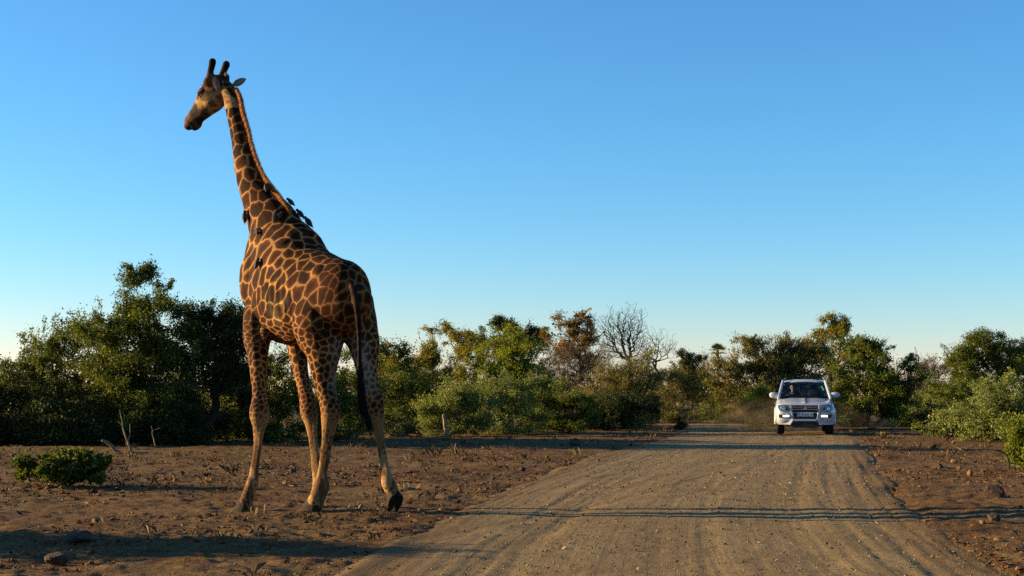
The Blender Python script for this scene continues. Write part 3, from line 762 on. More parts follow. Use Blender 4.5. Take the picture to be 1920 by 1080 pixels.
# ---------------------------------------------------------------- giraffe
def build_giraffe():
    rng = np.random.default_rng(5)
    th = math.radians(42)
    d = np.array([-math.sin(th), math.cos(th), 0.0])          # where the body heads
    left = np.array([-d[1], d[0], 0.0]) * 1.0
    left = np.array([-math.cos(th), -math.sin(th), 0.0])      # its left flank, towards camera and sun
    up = np.array([0, 0, 1.0])
    pel = np.array([-1.985, 16.55, 0.0])
    base = Vector((-2.45, 17.0, 0.0))
    L = Loft()
    skel = []                                                  # (x,y,z,r,region)
    def reg(R, code):
        for r in R: skel.append((*r[:3], min(r[3], r[4]), code))
    # torso: s along the body, top, bottom, half width
    tor = [(-0.36, 2.62, 2.28, .14), (-0.26, 2.78, 2.12, .24), (-0.08, 2.90, 2.05, .33), (0.15, 2.96, 2.05, .375), (0.42, 3.06, 2.01, .42), (0.72, 3.19, 1.925, .47),
           (1.0, 3.35, 1.93, .48), (1.22, 3.52, 2.05, .445), (1.42, 3.58, 2.16, .385), (1.58, 3.4, 2.30, .31), (1.70, 3.12, 2.45, .20)]
    rows = []
    for s, zt, zb, hw in tor:
        p = pel + d * s
        rows.append((p[0], p[1], (zt + zb) / 2, hw, (zt - zb) / 2))
    reg(L.tube(rows, left, sides=28, steps=4, power=2.15), 0)
    def Pn(px, py, Y): return np.array(at(px, py, Y))
    # croup ridge, withers hump, hip bone, shoulder
    def ball(p, rx, ry, rz, ax=None):
        L.ball(p, rx, ry, rz, ax if ax is not None else np.array([d, left, up]))
    ball(pel + d * 0.06 + up * 2.77, .32, .16, .15)
    ball(pel + d * 0.10 + left * .20 + up * 2.72, .16, .15, .15)
    ball(pel + d * 0.10 - left * .17 + up * 2.68, .18, .15, .15)
    ball(pel + d * 1.28 + up * 3.38, .26, .15, .20)
    # neck: image centre, depth, sagittal and lateral radius
    nk = [(535, 500, 17.45, .46, .34), (525, 455, 17.52, .43, .31), (512, 422, 17.57, .37, .27), (494, 389, 17.64, .285, .22), (475, 350, 17.72, .205, .172), (459.5, 300, 17.79, .155, .135),
          (449, 250, 17.86, .125, .108), (440, 215, 17.91, .112, .097), (434, 188, 17.95, .118, .095), (426, 168, 17.98, .11, .095)]
    rows = [(*Pn(x, y, Y), b, a) for x, y, Y, a, b in nk]
    reg(L.tube(rows, left, sides=24, steps=5), 1)
    neck_rows = catmull(np.array(rows), 8)
    NRq = neck_rows
    # front of the chest and shoulder blades
    ball(pel + d * 1.58 + left * .10 + up * 2.72, .19, .22, .32)
    ball(pel + d * 1.58 - left * .12 + up * 2.72, .17, .2, .3)
    ball(pel + d * 1.44 + left * .30 + up * 2.74, .22, .15, .38)
    ball(pel + d * 1.40 - left * .27 + up * 2.80, .20, .13, .36)
    # legs: image centre, depth, half width across the picture, half width along depth
    X = np.array([1.0, 0, 0])
    def leg(rows_px, code):
        rows = [(*Pn(x, y, Y), a * 1.10 + .004, b * 1.10 + .004) for x, y, Y, a, b in rows_px]
        reg(L.tube(rows, X, sides=18, steps=5), code)
    FL = [(487, 590, 17.40, .17, .22), (482, 635, 17.30, .150, .17), (483, 668, 17.20, .112, .13), (485, 705, 17.08, .092, .105), (487, 742, 16.99, .078, .090), (487, 766, 16.95, .098, .108), (487, 784, 16.93, .098, .106),
          (485, 808, 16.90, .056, .060), (482, 845, 16.83, .043, .046), (476, 885, 16.75, .045, .048), (472, 908, 16.70, .066, .074), (466, 926, 16.665, .062, .066), (461, 940, 16.63, .070, .07)]
    FR = [(552, 590, 17.78, .17, .2), (556, 640, 17.74, .12, .14), (563, 690, 17.62, .084, .10), (573, 735, 17.50, .076, .09), (579, 758, 17.44, .094, .10), (580, 776, 17.42, .092, .10),
          (584, 802, 17.36, .060, .066), (590, 850, 17.26, .047, .05), (595, 890, 17.18, .048, .05), (598, 908, 17.15, .066, .07), (594, 924, 17.12, .06, .062), (590, 936, 17.1, .066, .066)]
    HL = [(606, 560, 16.75, .27, .30), (598, 606, 16.66, .285, .30), (603, 640, 16.60, .235, .25), (606, 668, 16.57, .178, .20), (606, 695, 16.55, .138, .16), (610, 722, 16.53, .108, .125), (616, 748, 16.50, .096, .11), (621, 768, 16.48, .105, .12),
          (618, 790, 16.49, .088, .10), (614, 820, 16.50, .056, .06), (609, 860, 16.50, .046, .05), (604, 890, 16.50, .052, .055), (603, 910, 16.50, .088, .086), (598, 926, 16.49, .078, .078), (592, 940, 16.48, .084, .08)]
    HR = [(662, 566, 16.85, .215, .26), (672, 612, 16.76, .205, .25), (683, 645, 16.68, .165, .21), (686, 675, 16.62, .125, .165), (689, 705, 16.57, .105, .13), (697, 732, 16.52, .092, .11), (704, 754, 16.48, .092, .11),
          (706, 776, 16.46, .078, .095), (710, 805, 16.44, .053, .06), (716, 845, 16.41, .042, .046), (722, 880, 16.39, .044, .048), (727, 902, 16.37, .074, .08), (732, 916, 16.36, .072, .075), (736, 927, 16.36, .070, .072)]
    leg(FL, 2); leg(FR, 2); leg(HL, 3); leg(HR, 3)
    # joints: elbow, stifle, hock points, dew claws
    rear = -d
    ball(Pn(498, 622, 17.13), .07, .06, .12)
    ball(Pn(575, 630, 16.62), .14, .12, .20)
    ball(Pn(633, 764, 16.44), .045, .05, .075)
    ball(Pn(714, 748, 16.42), .042, .05, .07)
    ball(Pn(609, 914, 16.45), .05, .05, .07)
    ball(Pn(476, 911, 16.66), .045, .045, .06)
    ball(Pn(735, 909, 16.33), .045, .045, .06)
    for T_, top_, bot_ in ((FL, 6, 10), (FR, 5, 9), (HL, 7, 12), (HR, 6, 11)):          # flexor tendons behind the cannon bones
        rr = [(*(Pn(x, y, Y) + np.array([.62, -.78, 0]) * (b * 1.1)), .026, .026) for x, y, Y, a, b in T_[top_:bot_ + 1]]
        L.tube(rr, X, sides=10, steps=4)
        rr = [(*(Pn(x, y, Y) + np.array([-.7, -.72, 0]) * (b * .95)), .016, .016) for x, y, Y, a, b in T_[top_:bot_ + 1]]
        L.tube(rr, X, sides=8, steps=4)
    ball(Pn(487, 776, 16.88), .074, .05, .09)
    ball(Pn(578, 768, 17.37), .074, .05, .09)
    # tail root in one piece with the body
    TL = [(652, 520, 16.30, .05), (664, 548, 16.17, .045), (670, 585, 16.10, .040), (673, 620, 16.08, .034), (674, 655, 16.08, .026), (674, 690, 16.09, .020), (675, 712, 16.10, .018)]
    reg(L.tube([(*Pn(x, y, Y), r, r) for x, y, Y, r in TL], X, sides=12, steps=5), 5)
    # head
    hf = np.array([-0.58, 0.30, -0.567]); hf /= np.linalg.norm(hf)     # poll to muzzle
    hs = np.cross(hf, up); hs /= np.linalg.norm(hs)                    # sideways (to its left or right)
    if hs @ left < 0: hs = -hs
    hu = np.cross(hs, hf); hu /= np.linalg.norm(hu)
    if hu[2] < 0: hu = -hu
    HD = [(421, 163, 18.02, .13, .10), (407, 174, 18.06, .185, .135), (394, 187, 18.11, .188, .145), (383, 200, 18.15, .152, .12), (373, 212, 18.20, .124, .095), (365, 221.5, 18.23, .110, .086), (359, 229, 18.26, .094, .088), (354, 235, 18.28, .066, .07)]
    rows = [(*Pn(x, y, Y), b, a) for x, y, Y, a, b in HD]
    reg(L.tube(rows, hs, sides=22, steps=5), 4)
    head_rows = np.array(rows)
    ax = np.array([hf, hs, hu])
    def hp(x, y, Y): return Pn(x, y, Y)
    L.ball(hp(412, 158, 18.05), .12, .14, .13, ax)                     # back of the skull
    L.ball(hp(389, 163, 18.10), .10, .07, .075, ax)                   # forehead boss
    for sgn in (1, -1):
        L.ball(head_rows[2, :3] + hs * sgn * .115 + hu * .085 - hf * .02, .075, .045, .055, ax)   # brow ridge
        L.ball(head_rows[2, :3] + hs * sgn * .075 - hu * .06 - hf * .02, .13, .07, .09, ax)    # jaw muscle
        L.ball(head_rows[6, :3] + hs * sgn * .050 + hu * .035 + hf * .0, .05, .04, .04, ax)   # nostril
    L.ball(hp(369, 235, 18.24), .09, .07, .045, ax)                    # lower lip
    horns = []
    for (x0, y0, x1, y1, Y) in ((392, 154, 398.5, 116, 17.98), (413, 152, 424.5, 121, 18.14)):
        a, b = Pn(x0, y0, Y), Pn(x1, y1, Y + .02)
        m1 = a * .55 + b * .45 + np.array([-.006, 0, 0])
        rows = [(*a, .078, .07), (*(a * .8 + b * .2), .058, .055), (*m1, .045, .045), (*(a * .18 + b * .82), .045, .045), (*b, .050, .050)]
        reg(L.tube(rows, X, sides=14, steps=4), 6)
    me = L.skin('body', 0.0145, smooth_iter=4, factor=0.5)
    co = co_array(me)
    # fine muscle and skin-fold relief pushed along the normals
    nv = np.empty(len(co) * 3, dtype=np.float32); me.vertices.foreach_get('normal', nv); nv = nv.reshape(-1, 3)
    relief = vnoise(co[:, 0] * 3.1 + co[:, 2] * 2.2, co[:, 2] * 3.3 - co[:, 1] * 2.0, 3) * .008 + vnoise(co[:, 0] * 9 + co[:, 1] * 7, co[:, 2] * 8, 4) * .003
    ribs = np.sin(((co - pel) @ d) * 2 * math.pi / .105 + co[:, 2] * 2.2)
    sl = (co - pel) @ d
    rib_w = smooth01((sl - .35) / .2) * smooth01((1.15 - sl) / .2) * smooth01((co[:, 2] - 2.15) / .2) * smooth01((2.85 - co[:, 2]) / .25)
    relief += ribs * rib_w * .0045
    relief *= np.where(co[:, 2] > 4.6, .4, 1.0)
    co += nv * relief[:, None]
    me.vertices.foreach_set('co', co.astype(np.float32).ravel())
    # which region each point of the skin belongs to
    S = np.array(skel)
    kd = kdtree.KDTree(len(S))
    for i, s in enumerate(S): kd.insert(s[:3], i)
    kd.balance()
    n = len(co)
    code = np.zeros(n, dtype=int)
    for i in range(n):
        best, bc = 9, 0
        for (_, j, dist) in kd.find_n(co[i], 6):
            q = dist - S[j, 3]
            if q < best: best, bc = q, int(S[j, 4])
        code[i] = bc
    z = co[:, 2]
    TP = catmull(np.array([list(Pn(x, y, Y)) for x, y, Y, r in TL[1:]]), 6)
    dt = np.min(np.linalg.norm(co[:, None, :] - TP[None, ::2], axis=2), axis=1) if n < 200000 else np.ones(n)
    code[(code == 5) & (dt > .075)] = 0
    code[(code <= 1) & (z > 4.95)] = np.where(((co[(code <= 1) & (z > 4.95)] - head_rows[0, :3]) @ hf) > -.05, 4, 1)
    # coat: patches grown round seed points scattered over the skin
    def spacing(p, c):
        zz = p[2]
        if c == 1: return np.interp(zz, [3.2, 3.6, 4.2, 5.1], [.16, .175, .16, .09])
        if c in (2, 3): return np.interp(zz, [.5, 1.2, 1.6, 2.0, 2.4], [.045, .052, .068, .090, .125])
        if c == 4: return .13
        if c == 5: return .1
        s_ = (p - pel) @ d
        b_ = np.interp(s_, [-.3, .1, .5, 1.3], [.095, .120, .140, .165])
        return b_ * np.interp(zz, [1.95, 2.3], [.7, 1.0])
    # patches lie stretched along a slant on the trunk
    gs = -d * .62 + up * .78; gs /= np.linalg.norm(gs)
    wz = .40 * smooth01((z - 1.9) / .4) * smooth01((3.9 - z) / .6)
    real = co
    co = real - (wz * ((real - np.array([*pel[:2], 2.6])) @ gs))[:, None] * gs
    order = rng.permutation(n)
    jitter = rng.uniform(.62, 1.5, n)
    seeds, sr = [], []
    cell = {}
    G = .25
    for i in order[:60000]:
        p = co[i]; r = spacing(real[i], code[i]) * jitter[i]
        k = tuple((p // G).astype(int)); ok = True
        for a in (-1, 0, 1):
            for b in (-1, 0, 1):
                for c in (-1, 0, 1):
                    for j in cell.get((k[0] + a, k[1] + b, k[2] + c), ()):
                        if np.sum((seeds[j] - p) ** 2) < (.5 * (r + sr[j])) ** 2: ok = False; break
                    if not ok: break
                if not ok: break
            if not ok: break
        if ok:
            cell.setdefault(k, []).append(len(seeds)); seeds.append(p); sr.append(r)
    seeds = np.array(seeds); sr = np.array(sr)
    kd = kdtree.KDTree(len(seeds))
    for i, s in enumerate(seeds): kd.insert(s, i)
    kd.balance()
    cellv = rng.random(len(seeds))
    edge = np.zeros(n); cid = np.zeros(n); loc_sp = np.zeros(n)
    # warp the look-up point so that the borders are not straight
    wp = co + np.stack([vnoise(co[:, 0] * 11 + co[:, 1] * 5, co[:, 2] * 11, 11), vnoise(co[:, 1] * 11, co[:, 2] * 11 + 40, 12), vnoise(co[:, 0] * 11 - co[:, 1] * 4, co[:, 2] * 11 + 80, 13)], 1) * np.where(np.isin(code, (2, 3)), .009, .020)[:, None]
    wp += np.stack([vnoise(co[:, 0] * 30 + co[:, 1] * 12, co[:, 2] * 30, 14), vnoise(co[:, 1] * 30, co[:, 2] * 30 + 9, 15), vnoise(co[:, 0] * 30, co[:, 2] * 30 + 50, 16)], 1) * .006
    for i in range(n):
        p = wp[i]
        nb = kd.find_n(p, 4)
        s1 = seeds[nb[0][1]]
        e = 9
        for (c2, j2, d2) in nb[1:]:
            s2 = seeds[j2]
            e = min(e, (d2 * d2 - nb[0][2] ** 2) / (2 * np.linalg.norm(s2 - s1)))
        edge[i] = e; cid[i] = cellv[nb[0][1]]; loc_sp[i] = sr[nb[0][1]]
    co = real
    line_hw = np.clip(loc_sp * .068, .0055, .0140)
    wn_ = vnoise(co[:, 0] * 4.3 + co[:, 1] * 2.1, co[:, 2] * 4.3, 51) * .45 + vnoise(co[:, 0] * 13 + co[:, 1] * 7, co[:, 2] * 13, 52) * .35
    line_hw = line_hw * np.clip(1.0 + wn_, .45, 1.9)
    # legs: the net widens and the patches thin out downwards
    isleg = np.isin(code, (2, 3))
    # colours: hide between the patches, and patches
    LINE = np.array([.29, .145, .045]); PALE = np.array([.38, .245, .11]); TAN = np.array([.235, .125, .044])
    DARK = np.array([.022, .0065, .002]); RED = np.array([.070, .018, .004]); GREYB = np.array([.070, .032, .010])
    sn = (vnoise(co[:, 0] * 1.7 + 3, co[:, 2] * 1.7 + co[:, 1], 21) + 1) / 2
    t = np.clip(cid * .6 + sn * .5 - .05, 0, 1)[:, None]
    patch = DARK * (1 - t) + RED * t
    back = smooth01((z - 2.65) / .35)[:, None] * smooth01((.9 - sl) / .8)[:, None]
    patch = patch * (1 - .55 * back) + np.array([.022, .008, .004]) * .55 * back  # old bull's dark back, with its shade painted into the patches
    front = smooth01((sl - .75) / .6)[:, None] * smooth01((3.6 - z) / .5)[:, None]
    patch = patch * (1 - .4 * front) + GREYB * .4 * front  # front patches greyed: the look of the light there mixed into their colour
    belly = smooth01((2.25 - z) / .2)[:, None] * (code == 0)[:, None]
    line = LINE * (1 - belly) + PALE * belly
    patch = patch * (1 - .35 * belly) + TAN * .35 * belly
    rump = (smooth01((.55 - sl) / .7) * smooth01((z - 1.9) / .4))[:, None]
    line = line * (1 - .55 * rump) + np.array([.10, .045, .016]) * .55 * rump  # net between patches darkened on the rump: shade painted over a dark coat
    fl_ = (smooth01((sl - .35) / .25) * smooth01((1.25 - sl) / .3) * smooth01((2.62 - z) / .35))[:, None] * (code == 0)[:, None]
    line = line * (1 - .8 * fl_) + PALE * .8 * fl_; patch = patch * (1 - .6 * fl_) + np.array([.115, .070, .028]) * .6 * fl_
    low = smooth01((1.75 - z) / .65)[:, None] * isleg[:, None]
    line = line * (1 - low) + TAN * low
    shank = (smooth01((1.0 - z) / .4) * isleg)[:, None]
    line = line * (1 - shank) + np.array([.30, .175, .072]) * shank
    fade = smooth01((1.25 - z) / .30) * isleg
    patch = patch * (1 - .75 * fade[:, None]) + TAN * .75 * fade[:, None]
    shin = smooth01((1.1 - z) / .5)[:, None] * isleg[:, None]
    blot = ((vnoise(co[:, 0] * 22 + co[:, 1] * 13, co[:, 2] * 9, 31) * .7 + vnoise(co[:, 0] * 9 - co[:, 1] * 7, co[:, 2] * 3, 32) * .6 + 1) / 2)[:, None]
    bl = shin * smooth01((blot - .40) / .22) * 1.9
    line = line * (1 - .45 * bl) + np.array([.075, .034, .013]) * .45 * bl
    patch = patch * (1 - .45 * bl) + np.array([.075, .034, .013]) * .45 * bl
    # inside of the thighs is pale
    hl = (co - pel) @ left
    inner = smooth01((2.1 - z) / .25) * smooth01((.26 - np.abs(hl + .02)) / .16) * (code == 3) * smooth01((z - 1.2) / .3)
    line = line * (1 - inner[:, None]) + np.array([.26, .19, .125]) * inner[:, None]
    patch = patch * (1 - .6 * inner[:, None]) + np.array([.20, .135, .08]) * .6 * inner[:, None]
    # upper edge of the neck and the throat
    # head, in its own frame
    hc = co - head_rows[2, :3]
    u, v, w = hc @ hf, hc @ hu, np.abs(hc @ hs)
    hd = (code == 4) | (code == 6)
    nzh = vnoise(co[:, 0] * 16 + co[:, 1] * 9, co[:, 2] * 16, 41)
    nzf = vnoise(co[:, 0] * 34 + co[:, 1] * 20, co[:, 2] * 34, 42)
    face = np.tile(np.array([.235, .135, .052]), (n, 1))
    def put(m, colr, amt=1.0):
        nonlocal face
        m = np.clip(m * amt, 0, 1)[:, None]
        face = face * (1 - m) + np.array(colr) * m
    put(smooth01((nzh - .15) / .25), (.16, .075, .028), .85)                       # cheek blotches
    put(smooth01((v - .06 + nzh * .03) / .05), (.17, .075, .028), .9)               # bridge of the nose
    put(smooth01((u - .115 + nzf * .02 - v * .15) / .05), (.055, .032, .02))          # dark muzzle
    put(smooth01((u - .30) / .05) * smooth01((v + .01) / .05), (.14, .065, .028), .7)
    put(smooth01((-.055 - u + v * .35 + nzh * .02) / .05) * smooth01((v + .1) / .06), (.028, .015, .009))      # crown and back of the skull
    put(smooth01((v - .115) / .05) * smooth01((.02 - u) / .06), (.035, .018, .010))
    put((np.exp(-((u - .005) ** 2 + (v - .075) ** 2) / .0022)) * 1.2, (.02, .012, .008))                       # round the eye
    hz = smooth01((z - 5.40) / .10)
    put((code == 6) * 1.0, (.075, .030, .013)); put((code == 6) * hz, (.018, .011, .008))
    line[hd] = face[hd]; patch[hd] = face[hd]
    nq = NRq[np.argmin(np.abs(co[:, None, 2] - NRq[None, :, 2]), axis=1)]
    dors_ = ((co - nq[:, :3]) @ np.array([.80, -.45, .4])) / np.maximum(nq[:, 4], .05)
    nb_ = (smooth01((z - 4.6) / .4) * smooth01((dors_ - .1 + nzh * .2) / .5) * (code == 1))[:, None]
    line = line * (1 - nb_) + np.array([.035, .017, .009]) * nb_; patch = patch * (1 - nb_) + np.array([.03, .015, .008]) * nb_
    # dark nape below the mane, dark tail
    me_t = smooth01((z - 4.7) / .3)[:, None] * (code == 1)[:, None]
    line = line * (1 - .35 * me_t) + np.array([.3, .19, .10]) * .35 * me_t
    tl = (code == 5)
    line[tl] = (.022, .010, .005); patch[tl] = (.018, .008, .004)
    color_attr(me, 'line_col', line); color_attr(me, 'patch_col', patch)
    float_attr(me, 'edge', edge / line_hw - fade * .55)
    # material: sharp border from the smooth distance field, hair-like streaks
    t = NT('giraffe_coat')
    oc = t.n('ShaderNodeTexCoord').outputs['Object']
    mp = t.n('ShaderNodeMapping'); t.l(oc, mp.inputs['Vector']); mp.inputs['Scale'].default_value = (1, 1, .35)
    hair = t.noise(mp.outputs[0], 150, 3, .6)
    ragged = t.noise(oc, 42, 3, .6)
    e = t.attr('edge').outputs['Fac']
    e2 = t.math('ADD', e, t.math('MULTIPLY', t.math('SUBTRACT', ragged, .5), 2.0))
    e2 = t.math('ADD', e2, t.math('MULTIPLY', t.math('SUBTRACT', hair, .5), .5))
    mask = t.ramp(e2, [(0.0, 0.0), (0.72, 0.0), (1.0, 1.0)])
    mr = t.n('ShaderNodeMapRange'); mr.interpolation_type = 'SMOOTHSTEP'
    mr.inputs['From Min'].default_value = .65; mr.inputs['From Max'].default_value = 1.7
    t.l(e2, mr.inputs['Value'])
    core = t.n('ShaderNodeMapRange'); core.inputs['From Min'].default_value = 1.2; core.inputs['From Max'].default_value = 5.0
    core.inputs['To Min'].default_value = 1.7; core.inputs['To Max'].default_value = .50
    t.l(e, core.inputs['Value'])
    pc = t.mix(1.0, t.attr('patch_col').outputs['Color'], core.outputs[0], 'MULTIPLY')
    col = t.mix(mr.outputs[0], t.attr('line_col').outputs['Color'], pc)
    big = t.noise(oc, 2.6, 4, .6)
    col = t.mix(1.0, col, t.ramp(big, [(0.25, .72), (.75, 1.22)]), 'MULTIPLY')
    col = t.mix(1.0, col, t.ramp(hair, [(0.3, .80), (.7, 1.18)]), 'MULTIPLY')
    b = t.bsdf(col, .8, .06, bump=hair, bump_d=.006, bump_s=.7)
    b.inputs['Sheen Weight'].default_value = .0; b.inputs['Sheen Roughness'].default_value = .5
    b.inputs['Sheen Tint'].default_value = (1, .75, .5, 1)
    coat = t.done(b)
    root = empty('giraffe', base, 'tall giraffe with dark brown patches walking away beside the dirt road', 'giraffe')
    me.transform(Matrix.Translation(-base))
    me.materials.clear()
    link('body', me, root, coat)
    bvec = np.array(base)
    # ---- mane: a comb of short stiff hairs along the back of the neck
    mm = NT('mane_hair')
    v_ = mm.attr('tint').outputs['Fac']
    bm_ = mm.bsdf(mm.ramp(v_, [(0, (.16, .055, .018)), (.5, (.40, .17, .05)), (1, (.55, .27, .09))]), .55, .3)
    tr = mm.n('ShaderNodeBsdfTranslucent'); tr.inputs['Color'].default_value = (.75, .33, .09, 1)
    ms = mm.n('ShaderNodeMixShader'); ms.inputs[0].default_value = .35
    mm.l(bm_.outputs[0], ms.inputs[1]); mm.l(tr.outputs[0], ms.inputs[2])
    mane_mat = mm.done(ms)
    from mathutils.bvhtree import BVHTree
    bvh = BVHTree.FromPolygons([tuple(c - bvec) for c in co], [tuple(p.vertices) for p in me.polygons])
    NR = neck_rows
    T = np.gradient(NR[:, :3], axis=0); T /= np.linalg.norm(T, axis=1)[:, None]
    V, F, tint = [], [], []
    top_i = len(NR) - 5
    # dorsal direction: behind the neck, in the plane of neck and heading
    dors = []
    for k in range(len(NR)):
        f_ = k / (len(NR) - 1)
        heading = d * (1 - f_) + np.array([-.80, .6, 0]) * f_
        q = -heading - T[k] * (T[k] @ -heading); dors.append(q / np.linalg.norm(q))
    dors = np.array(dors)
    # the root of the mane: a low solid ridge that the hairs stand on
    ridge = []
    for q in np.linspace(13.5, top_i - .5, 110):
        k = int(q); a = q - k
        p = NR[k, :3] * (1 - a) + NR[k + 1, :3] * a
        dn = dors[k] * (1 - a) + dors[k + 1] * a; dn /= np.linalg.norm(dn)
        hit = bvh.ray_cast(Vector(p + dn - bvec), Vector(-dn))
        if hit[0] is not None: ridge.append((np.array(hit[0]), dn, np.cross(T[k], dn), float(np.interp(q, [13.5, 22, top_i - 8, top_i], [.3, 1, 1, .7]))))
    for (p, dn, sv, hh) in ridge:
        c = rng.uniform(.2, .6)
        V += [p - dn * .012 - sv * .020, p + dn * .040 * hh - sv * .010, p + dn * .046 * hh + sv * .0, p + dn * .040 * hh + sv * .010, p - dn * .012 + sv * .020]; tint += [c * .6, c, c * 1.2, c, c * .6]
    for i in range(len(ridge) - 1):
        for j in range(4): F.append((i * 5 + j, i * 5 + j + 1, (i + 1) * 5 + j + 1, (i + 1) * 5 + j))
    for h in range(13000):
        f_ = rng.random() * (top_i - 13) + 13
        k = int(f_); a = f_ - k
        p = NR[k, :3] * (1 - a) + NR[k + 1, :3] * a
        dn = dors[k] * (1 - a) + dors[k + 1] * a
        sidev = np.cross(T[k], dn)
        ang = rng.uniform(-1, 1) * .022 / max(.06, NR[k, 4])
        dirn = dn * math.cos(ang) + sidev * math.sin(ang)
        hit = bvh.ray_cast(Vector(p + dirn * 1.0 - bvec), Vector(-dirn))
        if hit[0] is None: continue
        r0 = np.array(hit[0]) - dirn * .012
        ln = (.068 + .016 * rng.random()) * float(np.interp(f_, [13, 22, top_i - 8, top_i], [.35, 1, 1, .7]))
        w_ = .0022
        tip = r0 + (dirn + T[k] * rng.normal(.10, .07) + sidev * rng.normal(0, .05)) * (ln + .012)
        sv = np.cross(dirn, rng.normal(size=3)); sv /= np.linalg.norm(sv)
        b0 = len(V)
        V += [r0 - sv * w_, r0 + sv * w_, (r0 + tip) / 2 + sv * w_ * .8, tip, (r0 + tip) / 2 - sv * w_ * .8]
        F.append((b0, b0 + 1, b0 + 2, b0 + 3, b0 + 4))
        c = rng.uniform(.35, .7); tint += [c * .5, c * .5, .25 + c * .6, .4 + c * .6, .25 + c * .6]
    mme = py_mesh('mane', V, F); float_attr(mme, 'tint', tint)
    link('mane', mme, root, mane_mat)
    # ---- tail tuft
    black = simple_mat('tail_hair', (.010, .007, .005), .8, .08, nscale=30)
    V, F = [], []
    p0 = np.array(at(674, 690, 16.09)) - bvec
    path = catmull(np.array([list(np.array(at(x, y, Y)) - bvec) for x, y, Y in ((674, 680, 16.09), (676, 712, 16.08), (678, 745, 16.06), (683, 772, 16.05), (692, 796, 16.05), (699, 818, 16.06))]), 8)
    for h in range(380):
        s0 = int(rng.integers(0, 16)); e0 = min(len(path) - 1, s0 + int(rng.integers(14, 30)))
        off = rng.normal(0, .013, 3); spread = rng.normal(0, .022, 3)
        prev = None
        m = 6
        for q in range(m):
            f_ = q / (m - 1)
            pp = path[int(s0 + (e0 - s0) * f_)] + off + spread * f_ ** 1.5
            wv = .004 * (1 - f_ * .8)
            V += [pp - np.array([wv, 0, 0]), pp + np.array([wv, .002, 0])]
            if q: 
                b0 = len(V)
                F.append((b0 - 4, b0 - 3, b0 - 1, b0 - 2))
    link('tail_tuft', py_mesh('tail_tuft', V, F), root, black)
    # ---- ears
    em = NT('ear_hide')
    g = em.attr('inside').outputs['Fac']
    nz = em.noise(em.n('ShaderNodeTexCoord').outputs['Object'], 40, 3)
    ec = em.mix(g, em.mix(nz, (.10, .075, .055), (.20, .16, .13)), em.mix(nz, (.55, .42, .30), (.68, .55, .42)))
    ear_mat = em.done(em.bsdf(ec, .7, .2, bump=nz, bump_d=.003))
    def ear(bp, tip, width, open_dir):
        bp, tip, od = np.array(bp) - bvec, np.array(tip) - bvec, np.array(open_dir, dtype=float)
        ax_ = tip - bp; ln = np.linalg.norm(ax_); ax_ /= ln
        od -= ax_ * (od @ ax_); od /= np.linalg.norm(od)
        sd = np.cross(ax_, od)
        prof = [(0, .34), (.12, .55), (.3, .92), (.5, 1.0), (.7, .82), (.86, .5), (.96, .2), (1.0, .03)]
        V, F, ins = [], [], []
        nu = 9
        for layer in (0, 1):
            for f_, wv in prof:
                for j in range(nu):
                    q = -1 + 2 * j / (nu - 1)
                    cup = (1 - q * q) * width * .75 * wv + (0.008 if layer else 0) * (1 - q * q * .9)
                    curl = width * wv * q * (1 - .25 * q * q)
                    V.append(bp + ax_ * ln * f_ + sd * curl - od * cup)
                    ins.append(0 if layer else float(np.clip(1.5 - 1.9 * (1 - abs(q)) * (1 - abs(f_ - .35)), 0, 1)))
        for layer in (0, 1):
            o0 = layer * len(prof) * nu
            for i in range(len(prof) - 1):
                for j in range(nu - 1):
                    a = o0 + i * nu + j
                    F.append((a, a + 1, a + nu + 1, a + nu) if layer else (a, a + nu, a + nu + 1, a + 1))
        m = len(prof) * nu
        for i in range(len(prof) - 1):
            for j in (0, nu - 1):
                a = i * nu + j
                F.append((a, a + nu, a + nu + m, a + m))
        q = py_mesh('ear', V, F, True); float_attr(q, 'inside', ins)
        return link('ear', q, root, ear_mat)
    ear(at(409, 171, 17.92), at(401, 144, 17.82), .060, (-.30, -1.0, -.2))
    ear(at(436, 160, 18.13), at(461, 147.5, 18.28), .062, (-.3, .75, .3))
    # ---- eyes with lids and lashes
    eye_mat = simple_mat('eye', (.012, .008, .006), .08, .6, nscale=50, coat=.5)
    lid_mat = simple_mat('eyelid', (.30, .20, .12), .6, .2)
    for sgn, nm in ((1, 'eye'), (-1, 'eye')):
        c = head_rows[2, :3] + hs * sgn * .133 + hu * .062 + hf * .004 - bvec
        E = Loft(); E.ball(c, .028, .020, .026, ax)
        eo = link('eye', E.raw('eye'), root, eye_mat)
        E = Loft()
        E.tube([(*(c + hf * a + hs * sgn * .012 + hu * (.024 - 12 * a * a)), .008, .006) for a in (-.036, -.018, 0, .018, .036)], hs, sides=8, steps=3)
        E.tube([(*(c + hf * a + hs * sgn * .010 - hu * (.021 - 10 * a * a)), .007, .005) for a in (-.032, -.016, 0, .016, .032)], hs, sides=8, steps=3)
        link('eyelid', E.raw('eyelid'), eo, lid_mat)
        V, F = [], []
        for q in range(26):
            a = -.03 + .06 * q / 25
            r0 = c + hf * a + hs * sgn * .018 + hu * (.022 - 10 * a * a)
            tp = r0 + hs * sgn * .022 + hf * .012 - hu * .010 + rng.normal(0, .004, 3)
            b0 = len(V); V += [r0 - hf * .0015, r0 + hf * .0015, tp]; F.append((b0, b0 + 1, b0 + 2))
        link('eyelashes', py_mesh('eyelashes', V, F), eo, black)
    # ---- hooves: two cloven toes each
    hm = NT('hoof_horn')
    oc2 = hm.n('ShaderNodeTexCoord').outputs['Object']
    nz = hm.noise(oc2, 22, 4)
    hoof_mat = hm.done(hm.bsdf(hm.ramp(nz, [(.3, (.014, .009, .006)), (.6, (.034, .023, .013)), (.8, (.062, .042, .022))]), .8, .1, bump=nz, bump_d=.004))
